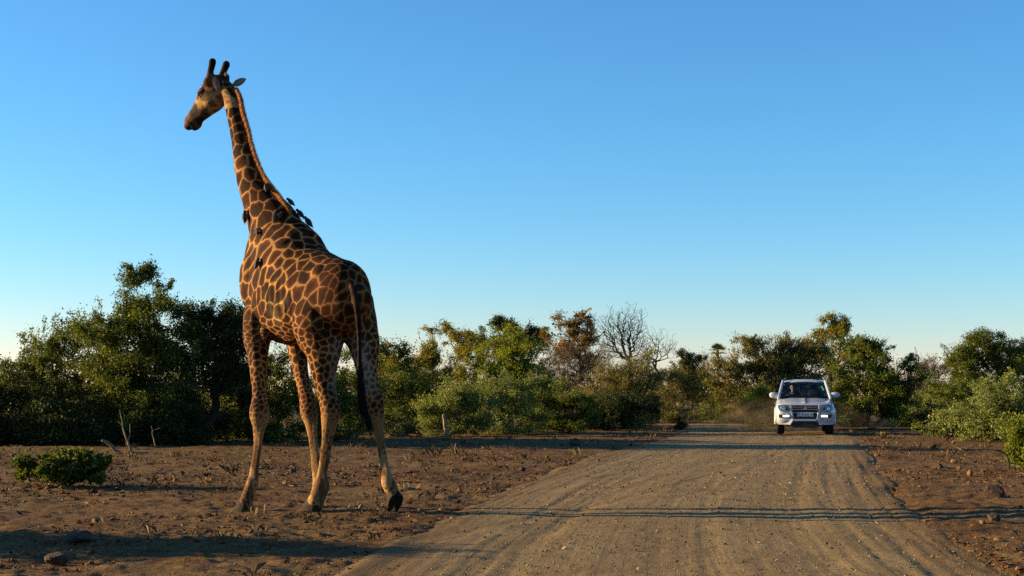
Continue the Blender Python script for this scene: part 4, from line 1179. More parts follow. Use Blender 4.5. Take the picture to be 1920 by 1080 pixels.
    sole_mat = simple_mat('hoof_sole', (.022, .017, .013), .85, .1, nscale=25, namp=.5, bump=.006)
    def hoof(centre, toe, pitch=0.0, height=.115, sc=1.12):
        """centre: middle of the coronet; toe: heading in plan; pitch turns the sole backwards"""
        toe = np.array([*toe, 0.0]); toe /= np.linalg.norm(toe); sd = np.array([-toe[1], toe[0], 0])
        Rm = np.array(Matrix.Rotation(pitch, 3, Vector(sd)))
        V, F = [], []
        prof = [(0.0, .072, .060, .01), (-.35, .085, .066, .012), (-.7, .098, .072, .022), (-.95, .112, .075, .030), (-1.0, .108, .072, .030)]
        nseg = 14
        for side in (-1, 1):
            o0 = len(V)
            for (hz_, lf, wd, sh) in prof:
                for j in range(nseg):
                    a = 2 * math.pi * j / nseg
                    ca, sa = math.cos(a), math.sin(a)
                    x = lf * ca * (1.0 if ca > 0 else .80) + sh
                    y = wd * .52 * sa * (1 - .35 * max(0, ca)) + side * wd * .50
                    V.append(toe * x * sc + sd * y * sc + np.array([0, 0, hz_ * height]))
            for i in range(len(prof) - 1):
                for j in range(nseg):
                    k = (j + 1) % nseg
                    F.append((o0 + i * nseg + j, o0 + (i + 1) * nseg + j, o0 + (i + 1) * nseg + k, o0 + i * nseg + k))
            F.append(tuple(o0 + j for j in range(nseg)))
            F.append(tuple(o0 + (len(prof) - 1) * nseg + j for j in range(nseg))[::-1])
        V = np.array(V) @ Rm.T + np.array(centre) - bvec
        m = py_mesh('hoof', V, F, False)
        o = link('hoof', m, root, hoof_mat)
        m.materials.append(sole_mat)
        for p in m.polygons:
            if len(p.vertices) > 4: p.material_index = 1
        return o
    hoof(np.array([at(462, 940, 16.62)[0], 16.62, .115]), (-.93, .36))
    hoof(np.array([at(590, 940, 17.10)[0], 17.10, .115]), (-.85, .52))
    hoof(np.array([at(591, 940, 16.47)[0], 16.47, .115]), (-.96, .28))
    hoof(np.array(at(735, 925, 16.36)), (-.50, .86), pitch=1.0, height=.135, sc=1.22)
    return co, bvh, bvec

giraffe_co, giraffe_bvh, giraffe_base = build_giraffe()
# ---------------------------------------------------------------- white car coming round the bend
def build_car():
    paint = NT('white_paint')
    oc = paint.n('ShaderNodeTexCoord').outputs['Object']
    dz = paint.n('ShaderNodeSeparateXYZ'); paint.l(oc, dz.inputs[0])
    nz = paint.noise(oc, 5, 5, .65)
    dirt = paint.math('MULTIPLY', paint.ramp(dz.outputs[2], [(.30, .75), (.62, .05)]), nz)
    pb = paint.bsdf(paint.mix(dirt, (.35, .38, .42), (.25, .17, .095)), .28, .5)
    pb.inputs['Coat Weight'].default_value = .6; pb.inputs['Coat Roughness'].default_value = .06
    paint = paint.done(pb)
    black = simple_mat('black_plastic', (.014, .014, .015), .5, .3)
    rubber = simple_mat('tyre_rubber', (.016, .015, .014), .85, .2, nscale=18, namp=.5, bump=.006)
    chrome = simple_mat('chrome_trim', (.72, .73, .75), .14, .5, 1.0, namp=.08)
    silver = simple_mat('silver_trim', (.50, .50, .51), .3, .5, .6, namp=.1)
    seatm = simple_mat('seat_cloth', (.035, .034, .034), .9, .1, nscale=30)
    g = NT('car_glass')
    tr = g.n('ShaderNodeBsdfTransparent'); tr.inputs['Color'].default_value = (.50, .57, .56, 1)
    gl = g.n('ShaderNodeBsdfGlossy'); gl.inputs['Roughness'].default_value = .02; gl.inputs['Color'].default_value = (.9, .95, 1, 1)
    fr = g.n('ShaderNodeFresnel'); fr.inputs['IOR'].default_value = 1.4
    ms = g.n('ShaderNodeMixShader'); g.l(fr.outputs[0], ms.inputs[0]); g.l(tr.outputs[0], ms.inputs[1]); g.l(gl.outputs[0], ms.inputs[2])
    glass = g.done(ms)
    lens = simple_mat('headlight_lens', (.10, .13, .18), .06, .7, 0.2, nscale=25, namp=.5, coat=1.0)
    lampm = NT('lit_lamp'); em = lampm.n('ShaderNodeEmission'); em.inputs['Color'].default_value = (.90, .86, 1.0, 1); em.inputs['Strength'].default_value = .8
    lamp = lampm.done(em)
    X0, Y0 = 9.47, 45.95
    rz = math.radians(-10.5)
    root = empty('car', (X0, Y0, gz(X0 + .1, Y0 + .8) + .01), 'white four wheel drive car driving towards the camera on the gravel road', 'car', rotz=rz)
    root.location.z = float(ground_z(np.array([X0]), np.array([Y0 + .8]), False)[0]) + .012

    def add(name, V, F, mat, parent=root, smooth=False, bevel=0.0):
        me = py_mesh(name, V, F, smooth)
        o = link(name, me, parent, mat)
        if bevel:
            b = o.modifiers.new('b', 'BEVEL'); b.width = bevel; b.segments = 2; b.limit_method = 'ANGLE'
        return o
    def box(name, x0, x1, y0, y1, z0, z1, mat, parent=root, bevel=.01):
        V = [(x, y, z) for x in (x0, x1) for y in (y0, y1) for z in (z0, z1)]
        F = [(0, 1, 3, 2), (4, 6, 7, 5), (0, 4, 5, 1), (2, 3, 7, 6), (0, 2, 6, 4), (1, 5, 7, 3)]
        return add(name, V, F, mat, parent, False, bevel)
    def yf(x): return float(np.interp(abs(x), [0, .66, .80, .885, .945, .97], [.02, .02, .04, .12, .30, .45]))
    def plate(name, pts, mat, parent=root, proud=.015, thick=.05, n=1, bevel=.004):
        """a flat shape given in (x, z), wrapped on the curved nose of the car"""
        m = len(pts)
        V = [(x, yf(x) - proud, z) for x, z in pts] + [(x, yf(x) - proud + thick, z) for x, z in pts]
        F = [tuple(range(m)), tuple(range(2 * m - 1, m - 1, -1))] + [(i, i + m, (i + 1) % m + m, (i + 1) % m) for i in range(m)]
        a = sum(pts[i][0] * pts[(i + 1) % m][1] - pts[(i + 1) % m][0] * pts[i][1] for i in range(m))
        if a < 0: F = [f[::-1] for f in F]
        return add(name, V, F, mat, parent, False, bevel)
    def mirror(pts): return [(-x, z) for x, z in pts]

    # main body: sections from the nose to the tail
    st = [(0.02, .66, .44, .92, .0), (0.04, .80, .40, .96, .0), (.12, .885, .35, .985, .012), (.30, .945, .335, 1.01, .018), (.62, .962, .34, 1.055, .022), (1.0, .96, .34, 1.11, .02), (1.36, .95, .34, 1.175, .012),
          (2.0, .945, .34, 1.20, 0), (3.0, .945, .34, 1.20, 0), (4.1, .94, .34, 1.20, 0), (4.55, .92, .37, 1.19, 0), (4.72, .86, .42, 1.14, 0), (4.78, .74, .50, 1.05, 0)]
    def sec(hw, zb, zt, cr):
        h = zt - zb
        half = [(0, zb), (hw * .80, zb), (hw * .93, zb + .05 * h), (hw * .985, zb + .2 * h), (hw, zb + .45 * h), (hw * .995, zb + .68 * h), (hw * .965, zb + .86 * h), (hw * .905, zb + .955 * h), (hw * .82, zt), (hw * .45, zt + cr), (0, zt + cr * 1.3)]
        return half + [(-x, z) for x, z in half[-2:0:-1]]
    V, F = [], []
    for (y, hw, zb, zt, cr) in st:
        V += [(x, y, z) for x, z in sec(hw, zb, zt, cr)]
    m = len(sec(1, 0, 1, 0))
    for i in range(len(st) - 1):
        for j in range(m):
            k = (j + 1) % m
            F.append((i * m + j, i * m + k, (i + 1) * m + k, (i + 1) * m + j))
    F.append(tuple(range(m))[::-1]); F.append(tuple((len(st) - 1) * m + j for j in range(m)))
    body = add('body', V, F, paint, root, True)
    body.data.set_sharp_from_angle(angle=math.radians(40))
    # bonnet panel with its centre crease, a touch proud of the body
    V, F = [], []
    ys = [.10, .25, .5, .8, 1.1, 1.32]; xs = [-.74, -.62, -.4, -.2, -.03, 0, .03, .2, .4, .62, .74]
    for y in ys:
        zc = np.interp(y, [.02, .12, .30, .62, 1.0, 1.36], [.955, 1.002, 1.036, 1.085, 1.138, 1.195])
        for x in xs:
            V.append((x * (1 + .05 * y), y, zc + .012 - .05 * (abs(x) / .74) ** 3 + (.014 if abs(x) < .01 else 0) + .02 * math.exp(-((abs(x) - .5) / .1) ** 2)))
    nx = len(xs)
    for i in range(len(ys) - 1):
        for j in range(nx - 1):
            a = i * nx + j; F.append((a, a + 1, a + nx + 1, a + nx))
    hood = add('bonnet', V, F, paint, root, True)
    so = hood.modifiers.new('s', 'SOLIDIFY'); so.thickness = .02
    # grille and lower intake
    grille = plate('grille', [(-.43, .965), (.43, .965), (.40, .73), (-.40, .73)], black, proud=.012)
    for z, hw in ((.952, .425), (.892, .415), (.822, .405)):
        plate('grille_bar', [(-hw, z + .008), (hw, z + .008), (hw, z - .008), (-hw, z - .008)], chrome, grille, proud=.035, thick=.02)
    plate('lower_grille', [(-.375, .715), (.375, .715), (.36, .505), (-.36, .505)], black, proud=.014)
    # three lozenges
    V, F = [], []
    for k in range(3):
        a = math.pi / 2 + k * 2 * math.pi / 3
        d_ = (math.cos(a), math.sin(a)); p_ = (-math.sin(a), math.cos(a))
        s_ = .060
        for (u, v) in ((.06, 0), (.5, .29), (1.0, 0), (.5, -.29)):
            V.append(((d_[0] * u + p_[0] * v) * s_ * 1.25, -.048, .852 + (d_[1] * u + p_[1] * v) * s_ * 1.25))
        F.append((k * 4, k * 4 + 3, k * 4 + 2, k * 4 + 1))
    em_o = add('emblem', V, F, chrome, root)
    em_o.modifiers.new('s', 'SOLIDIFY').thickness = .012
    np_o = plate('number_plate', [(-.262, .708), (.262, .708), (.262, .592), (-.262, .592)], simple_mat('plate_white', (.55, .57, .58), .4, .4, namp=.1), proud=.03, thick=.012)
    tc = bpy.data.curves.new('lettering', 'FONT'); tc.body = 'DZ 10 ZW GP'; tc.size = .098; tc.align_x = 'CENTER'; tc.align_y = 'CENTER'; tc.extrude = .001; tc.offset = .0015
    to = link('lettering', tc)
    tm = bpy.data.meshes.new_from_object(to.evaluated_get(bpy.context.evaluated_depsgraph_get()))
    bpy.data.objects.remove(to); bpy.data.curves.remove(tc)
    tm.name = 'lettering'
    to = link('lettering', tm, np_o, simple_mat('plate_ink', (.02, .03, .06), .5, .3), (0, -.0135, .65)); to['kind'] = 'stuff'; to.rotation_euler = (math.pi / 2, 0, 0); to.scale = (.88, 1, 1)
    # bumper: painted wings, silver guard, black skid plate
    for sgn in (1, -1):
        f = (lambda p: p) if sgn > 0 else mirror
        plate('bumper_wing', f([(.39, .725), (.52, .72), (.60, .70), (.80, .70), (.90, .72), (.93, .55), (.93, .42), (.88, .33), (.47, .31), (.40, .40), (.37, .50)]), paint, proud=.035, thick=.16, bevel=.012)
        plate('grille_guard', f([(.425, .975), (.50, .975), (.46, .74), (.385, .52), (.365, .52), (.405, .72)]), paint, proud=.045, thick=.05, bevel=.008)
        hl = plate('headlight', f([(.50, .968), (.70, .972), (.86, .955), (.875, .90), (.83, .78), (.74, .735), (.56, .732), (.50, .80)]), lens, proud=.030, thick=.10, bevel=.01)
        for cx_ in (.60, .73):
            V, F = [], []
            nseg = 14
            for rr, dy in ((.052, 0), (.046, -.02), (.034, -.008), (.0, -.004)):
                for j in range(nseg):
                    a = 2 * math.pi * j / nseg
                    V.append((sgn * cx_ + rr * math.cos(a), yf(cx_) - .034 + dy, .845 + rr * math.sin(a)))
            for i in range(3):
                for j in range(nseg):
                    k = (j + 1) % nseg
                    F.append((i * nseg + j, i * nseg + k, (i + 1) * nseg + k, (i + 1) * nseg + j))
            add('bulb', V, F, simple_mat('projector', (.05, .06, .08), .1, .6, .3) if cx_ < .7 else chrome, hl, True)
        fl = plate('fog_light', f([(.48, .655), (.84, .65), (.83, .55), (.50, .545)]), black, proud=.042, thick=.05)
        plate('lamp', f([(.50, .632), (.71, .630), (.71, .572), (.51, .572)]), lamp, fl, proud=.055, thick=.02)
        # door mirror
        L = Loft()
        L.tube([(sgn * .88, 1.42, 1.26, .05, .085), (sgn * .95, 1.40, 1.275, .065, .10), (sgn * 1.06, 1.40, 1.28, .065, .098), (sgn * 1.095, 1.41, 1.275, .05, .075)], (0, 1, 0), sides=14, steps=3, power=3)
        mo = link('door_mirror', L.raw('door_mirror'), root, paint)
        box('mirror_arm', *sorted((sgn * .80, sgn * .92)), 1.40, 1.46, 1.19, 1.22, black, mo, .005)
    plate('bumper_strip', [(-.36, .505), (.36, .505), (.35, .445), (-.35, .445)], silver, proud=.05, thick=.06)
    plate('skid_plate', [(-.475, .43), (.475, .43), (.42, .225), (-.42, .225)], black, proud=.02, thick=.25, bevel=.02)
    box('underbody', -.62, .62, .5, 4.5, .26, .40, black, bevel=.03)
    # cabin: pillars, roof, glass
    def bar(name, p, q, w0, w1, mat=paint, parent=root, ref=(0, 1, 0), t=.05):
        L = Loft(); L.tube([(*p, w0, t), (*[(a + b) / 2 for a, b in zip(p, q)], (w0 + w1) / 2, t), (*q, w1, t)], ref, sides=12, steps=3, power=3.5)
        return link(name, L.raw(name), parent, mat)
    for sgn in (1, -1):
        bar('pillar', (sgn * .845, 1.22, 1.17), (sgn * .695, 2.02, 1.75), .05, .045, t=.045)
        bar('pillar', (sgn * .855, 2.62, 1.18), (sgn * .70, 2.70, 1.76), .05, .045, black, t=.03)
        bar('pillar', (sgn * .85, 3.55, 1.18), (sgn * .70, 3.50, 1.76), .06, .05, black, t=.03)
        bar('pillar', (sgn * .84, 4.55, 1.18), (sgn * .69, 4.35, 1.76), .10, .08, t=.045)
        add('side_window', [(sgn * .845, 1.45, 1.20), (sgn * .845, 4.45, 1.20), (sgn * .69, 4.3, 1.73), (sgn * .69, 2.05, 1.73)], [(0, 1, 2, 3)], glass)
    V, F = [], []
    rys = [1.94, 2.05, 2.4, 3.2, 4.1, 4.42, 4.5]; rz_ = [1.715, 1.765, 1.80, 1.815, 1.80, 1.765, 1.72]; rh = [.66, .70, .715, .72, .71, .69, .65]
    rx = [-1, -.93, -.8, -.45, 0, .45, .8, .93, 1]
    for y, z, hw in zip(rys, rz_, rh):
        for u in rx:
            V.append((u * hw, y, z - .075 * abs(u) ** 4 + .012 * (1 - u * u)))
    nx = len(rx)
    for i in range(len(rys) - 1):
        for j in range(nx - 1):
            a = i * nx + j; F.append((a, a + 1, a + nx + 1, a + nx))
    roof = add('roof', V, F, paint, root, True)
    so = roof.modifiers.new('s', 'SOLIDIFY'); so.thickness = .05; so.offset = -1
    for sgn in (1, -1):
        L = Loft(); L.tube([(sgn * .62, 2.12, 1.79, .013, .014), (sgn * .632, 2.30, 1.835, .013, .014), (sgn * .64, 3.2, 1.85, .013, .014), (sgn * .632, 4.0, 1.835, .013, .014), (sgn * .62, 4.2, 1.78, .013, .014)], (1, 0, 0), sides=10, steps=4)
        link('roof_rail', L.raw('roof_rail'), roof, black)
    ws = add('windscreen', [(-.80, 1.30, 1.195), (0, 1.22, 1.20), (.80, 1.30, 1.195), (.665, 1.99, 1.70), (0, 1.93, 1.72), (-.665, 1.99, 1.70)], [(0, 1, 4, 5), (1, 2, 3, 4)], glass)
    add('shade_band', [(-.672, 1.945, 1.678), (0, 1.885, 1.695), (.672, 1.945, 1.678), (.66, 1.985, 1.712), (0, 1.925, 1.73), (-.66, 1.985, 1.712)], [(0, 1, 4, 5), (1, 2, 3, 4)], black, ws)
    stick = simple_mat('sticker_green', (.08, .34, .36), .5, .3)
    for (sx, sz) in ((.585, 1.545), (.62, 1.475)):
        fz = (sz - 1.195) / .51
        yy = 1.30 + .69 * fz - .01
        nseg = 12
        V = [(sx + .032 * math.cos(2 * math.pi * j / nseg), yy + .69 / .51 * .032 * math.sin(2 * math.pi * j / nseg) - .012, sz + .032 * math.sin(2 * math.pi * j / nseg)) for j in range(nseg)]
        add('sticker', V, [tuple(range(nseg))], stick, ws)
    for sgn in (-1, 1):
        bar('wiper', (sgn * .1 + .25, 1.24, 1.215), (sgn * .1 - .30, 1.33, 1.24), .008, .006, black, ws, t=.008)
    add('rear_window', [(-.78, 4.58, 1.20), (.78, 4.58, 1.20), (.64, 4.42, 1.70), (-.64, 4.42, 1.70)], [(0, 1, 2, 3)], glass)
    # inside
    box('cabin_floor', -.80, .80, 1.36, 4.5, 1.196, 1.206, seatm, bevel=0)
    L = Loft(); L.tube([(-.74, 1.62, 1.205, .20, .05), (0, 1.60, 1.215, .20, .06), (.74, 1.62, 1.205, .20, .05)], (0, 1, 0), sides=14, steps=3, power=3)
    link('dashboard', L.raw('dashboard'), root, black)
    for sx, sy in ((-.36, 2.62), (.36, 2.62), (-.38, 3.5), (0.38, 3.5)):
        L = Loft()
        L.tube([(sx, sy, 1.15, .24, .07), (sx, sy + .05, 1.32, .235, .07), (sx, sy + .10, 1.44, .19, .055)], (1, 0, 0), sides=14, steps=3, power=3)
        so_ = link('seat', L.raw('seat'), root, seatm)
        L = Loft(); L.tube([(sx, sy + .10, 1.48, .11, .045), (sx, sy + .12, 1.60, .10, .045)], (1, 0, 0), sides=12, steps=3, power=3)
        link('headrest', L.raw('headrest'), so_, seatm)
    L = Loft()
    ring = [(-.36 + .185 * math.cos(a), 1.86 + .05 * math.sin(a) * -1, 1.20 + .17 * math.sin(a), .014, .014) for a in np.linspace(0, 2 * math.pi, 19)]
    L.tube(ring, (0, 1, 0), sides=8, steps=2, cap=False)
    L.tube([(-.54, 1.86, 1.2, .014, .014), (-.36, 1.88, 1.19, .03, .02), (-.18, 1.86, 1.2, .014, .014)], (0, 1, 0), sides=8, steps=2)
    link('steering_wheel', L.raw('steering_wheel'), root, black)
    box('rear_view_mirror', -.11, .11, 1.86, 1.88, 1.60, 1.66, black)
    # wheels
    for (wx, wy) in ((-.785, .86), (.785, .86), (-.785, 3.64), (.785, 3.64)):
        R_, W = .385, .135
        prof = [(-W, .22), (-W, .31), (-W * .92, .355), (-W * .72, .378), (-W * .35, R_), (W * .35, R_), (W * .72, .378), (W * .92, .355), (W, .31), (W, .22)]
        V, F = [], []; ns = 36
        for (dx, r) in prof:
            for j in range(ns):
                a = 2 * math.pi * j / ns
                rr = r - (.007 if (j % 2 and r > .37) else 0)
                V.append((wx + dx, wy + rr * math.cos(a), .385 + rr * math.sin(a)))
        for i in range(len(prof) - 1):
            for j in range(ns):
                k = (j + 1) % ns
                F.append((i * ns + j, (i + 1) * ns + j, (i + 1) * ns + k, i * ns + k))
        w = add('wheel', V, F, rubber, root, True)
        V, F = [], []
        out = 1 if wx > 0 else -1
        for (dx, r) in ((W * .9, .23), (W * .5, .215), (W * .45, .06), (W * .7, .05), (W * .7, .0)):
            for j in range(20):
                a = 2 * math.pi * j / 20
                dd = dx - (.05 if (j % 4 < 2 and .05 < r < .216) else 0)
                V.append((wx + out * dd, wy + r * math.cos(a), .385 + r * math.sin(a)))
        for i in range(4):
            for j in range(20):
                k = (j + 1) % 20
                F.append((i * 20 + j, (i + 1) * 20 + j, (i + 1) * 20 + k, i * 20 + k))
        add('rim', V, F, silver, w, True)
        # arch lip round the wheel
        L = Loft()
        sx = .935 if wx > 0 else -.935
        L.tube([(sx, wy + .45 * math.cos(a), .385 + .45 * math.sin(a), .05, .035) for a in np.linspace(-.08, math.pi + .08, 13)], (1, 0, 0), sides=8, steps=2)
        link('wheel_arch', L.raw('wheel_arch'), root, paint)
        V, F = [], []
        for j in range(25):
            a = math.pi * j / 24 - .1 + .2 * (j / 24)
            V.append((sx + (.012 if wx > 0 else -.012), wy + .435 * math.cos(a), .385 + .435 * math.sin(a)))
        F.append(tuple(range(25)))
        add('arch_liner', V, F, black)
    for sgn in (1, -1):
        box('side_step', *sorted((sgn * .80, sgn * .96)), 1.5, 3.1, .36, .42, black)
        for y0 in (2.15, 3.15):
            box('door_handle', *sorted((sgn * .94, sgn * .965)), y0, y0 + .18, .98, 1.01, paint, bevel=.005)
    return root, rz

car, car_rz = build_car()

# ---------------------------------------------------------------- driver
def build_driver():
    Rm = Matrix.Translation(car.location) @ Matrix.Rotation(car_rz, 4, 'Z')
    def sk(name, rows_list, balls, voxel, it=2):
        L = Loft()
        for rows, side in rows_list: L.tube(rows, side, sides=12, steps=3)
        for b in balls: L.ball(*b)
        return L.skin(name, voxel, it)
    skin = simple_mat('skin', (.52, .30, .19), .5, .35, nscale=12, namp=.12)
    dark = simple_mat('dark_shirt', (.018, .022, .030), .85, .1, nscale=25, namp=.4)
    hairm = simple_mat('short_hair', (.10, .07, .045), .6, .3, nscale=60, namp=.5)
    glas = simple_mat('sunglasses', (.008, .008, .010), .12, .6)
    cloth = simple_mat('pale_collar', (.42, .38, .30), .85, .1)
    x = -.36; hy = 2.36
    seat = Vector((x, hy + .12, 1.0))
    root = empty('person', Rm @ Vector((x, hy + .1, .72)), 'driver in sunglasses and dark shirt at the wheel of the white car', 'person')
    root.rotation_euler = (0, 0, car_rz)
    o = np.array((x, hy + .1, .72))
    def rel(rows): return [(r[0] - o[0], r[1] - o[1], r[2] - o[2], r[3], r[4]) for r in rows]
    def rb(c): return (c[0] - o[0], c[1] - o[1], c[2] - o[2])
    hc = (x, hy, 1.535)
    X_ = (1, 0, 0)
    rows = [
        (rel([(x, hy + .14, .78, .16, .12), (x, hy + .13, .95, .165, .12), (x, hy + .11, 1.14, .19, .12), (x, hy + .09, 1.28, .19, .10), (x, hy + .07, 1.345, .11, .075)]), X_),
        (rel([(x, hy + .06, 1.33, .062, .062), (x, hy + .03, 1.44, .055, .058)]), X_),
        (rel([(x, hy + .01, 1.44, .05, .07), (x, hy + .0, 1.50, .07, .09), (x, hy + .01, 1.57, .076, .098), (x, hy + .02, 1.63, .062, .08)]), X_),
        (rel([(x, hy - .085, 1.555, .010, .012), (x, hy - .110, 1.515, .017, .016)]), X_),
    ]
    for s in (-1, 1):
        rows.append((rel([(x + s * .18, hy + .09, 1.28, .06, .06), (x + s * .25, hy - .02, 1.10, .048, .048), (x + s * .27, hy - .12, 1.03, .042, .042), (x + s * .22, hy - .30, 1.12, .034, .034), (x + s * .185, hy - .42, 1.20, .028, .026)]), (0, 1, 0)))
        rows.append((rel([(x + s * .185, hy - .42, 1.20, .035, .020), (x + s * .178, hy - .47, 1.235, .038, .020)]), (0, 0, 1)))
        for q in range(4):
            zz = 1.225 + q * .017 + .005
            rows.append((rel([(x + s * .178, hy - .475, zz, .009, .009), (x + s * .175, hy - .515, zz + .004, .0085, .0085), (x + s * .150, hy - .522, zz + .006, .008, .008), (x + s * .145, hy - .495, zz + .006, .007, .007)]), (0, 0, 1)))
        rows.append((rel([(x + s * .17, hy - .44, 1.225, .010, .010), (x + s * .145, hy - .465, 1.25, .009, .009), (x + s * .14, hy - .495, 1.265, .008, .008)]), (0, 0, 1)))
        rows.append((rel([(x + s * .09, hy + .12, .80, .085, .085), (x + s * .12, hy - .25, .86, .07, .07), (x + s * .12, hy - .33, .82, .055, .055), (x + s * .12, hy - .50, .52, .042, .042), (x + s * .12, hy - .58, .46, .03, .05)]), X_))
        rows.append((rel([(x + s * .079, hy + .02, 1.515, .012, .018), (x + s * .085, hy + .025, 1.56, .012, .020)]), (1, 0, 0)))
    body = sk('body', rows, [], .010, 2)
    bo = link('body', body, root, skin)
    # shirt: the same torso and arms, slightly larger
    L = Loft()
    def fat(rows, k=.012): return [(a, b, c, d + k, e + k) for a, b, c, d, e in rows]
    L.tube(fat(rows[0][0]), X_, sides=14, steps=3)
    for i in range(4, len(rows)):
        if len(rows[i][0]) == 5: L.tube(fat(rows[i][0][:4]), rows[i][1], sides=12, steps=3)
    link('shirt', L.skin('shirt', .02, 3), root, dark)
    L = Loft()
    L.tube([(*rb((x - .085, hy + .03, 1.36)), .02, .012), (*rb((x, hy - .035, 1.335)), .022, .012), (*rb((x + .085, hy + .03, 1.36)), .02, .012)], (0, 0, 1), sides=8, steps=4)
    link('collar', L.raw('collar'), root, cloth)
    L = Loft()
    L.ball(rb((x, hy + .03, 1.60)), .083, .098, .085)
    link('hair', L.raw('hair'), root, hairm)
    L = Loft()
    for s in (-1, 1): L.ball(rb((x + s * .036, hy - .088, 1.548)), .034, .014, .024)
    L.tube([(*rb((x - .08, hy + .01, 1.555)), .005, .005), (*rb((x - .06, hy - .075, 1.556)), .005, .006), (*rb((x, hy - .098, 1.556)), .005, .006), (*rb((x + .06, hy - .075, 1.556)), .005, .006), (*rb((x + .08, hy + .01, 1.555)), .005, .005)], (0, 0, 1), sides=8, steps=3)
    link('sunglasses', L.raw('sunglasses'), root, glas)
build_driver()

# ---------------------------------------------------------------- dust thrown up by the wheels
def dust_cloud():
    """thin veils of dust one inside the other, each letting nearly all light through"""
    rng = np.random.default_rng(44)
    V, F, off = [], [], 0
    nlat, nlon, shells = 14, 28, 13
    for i in range(shells):
        f = ((i + 1) / shells) ** .75
        c = np.array([rng.normal(0, .18), rng.normal(0, .35), 0])
        for a in range(nlat + 1):
            th = math.pi * .5 * a / nlat
            for b in range(nlon):
                ph = 2 * math.pi * b / nlon
                d = np.array([math.sin(th) * math.cos(ph), math.sin(th) * math.sin(ph), math.cos(th)])
                w = 1 + .22 * math.sin(3 * ph + i * 1.3) * math.sin(th) + .12 * math.sin(5 * ph + 4 * th + i * 2.1) + .10 * math.sin(7 * th - 2 * ph + i)
                p = c + d * np.array([2.9, 4.6, 1.15]) * f * w
                V.append((p[0], p[1], max(.015 * (i + 1), p[2])))
        for a in range(nlat):
            for b in range(nlon):
                k = (b + 1) % nlon
                F.append((off + a * nlon + b, off + (a + 1) * nlon + b, off + (a + 1) * nlon + k, off + a * nlon + k))
        off += (nlat + 1) * nlon
    me = py_mesh('dust_cloud', V, F, True)
    t = NT('road_dust')
    oc = t.n('ShaderNodeTexCoord').outputs['Object']
    nz = t.noise(oc, .9, 4, .6)
    tr = t.n('ShaderNodeBsdfTransparent')
    df = t.n('ShaderNodeBsdfDiffuse'); df.inputs['Color'].default_value = (.30, .22, .135, 1)
    tl = t.n('ShaderNodeBsdfTranslucent'); tl.inputs['Color'].default_value = (.30, .22, .135, 1)
    m1 = t.n('ShaderNodeMixShader'); m1.inputs[0].default_value = .5
    t.l(df.outputs[0], m1.inputs[1]); t.l(tl.outputs[0], m1.inputs[2])
    m2 = t.n('ShaderNodeMixShader'); t.l(t.ramp(nz, [(.35, .010), (.7, .042)]), m2.inputs[0])
    t.l(tr.outputs[0], m2.inputs[1]); t.l(m1.outputs[0], m2.inputs[2])
    o = link('dust_cloud', me, None, t.done(m2), (10.0, 52.0, -.02))
    o.rotation_euler = (0, 0, car_rz)
    tag(o, 'thin tan dust hanging behind the moving car', None, None, 'stuff')
dust_cloud()
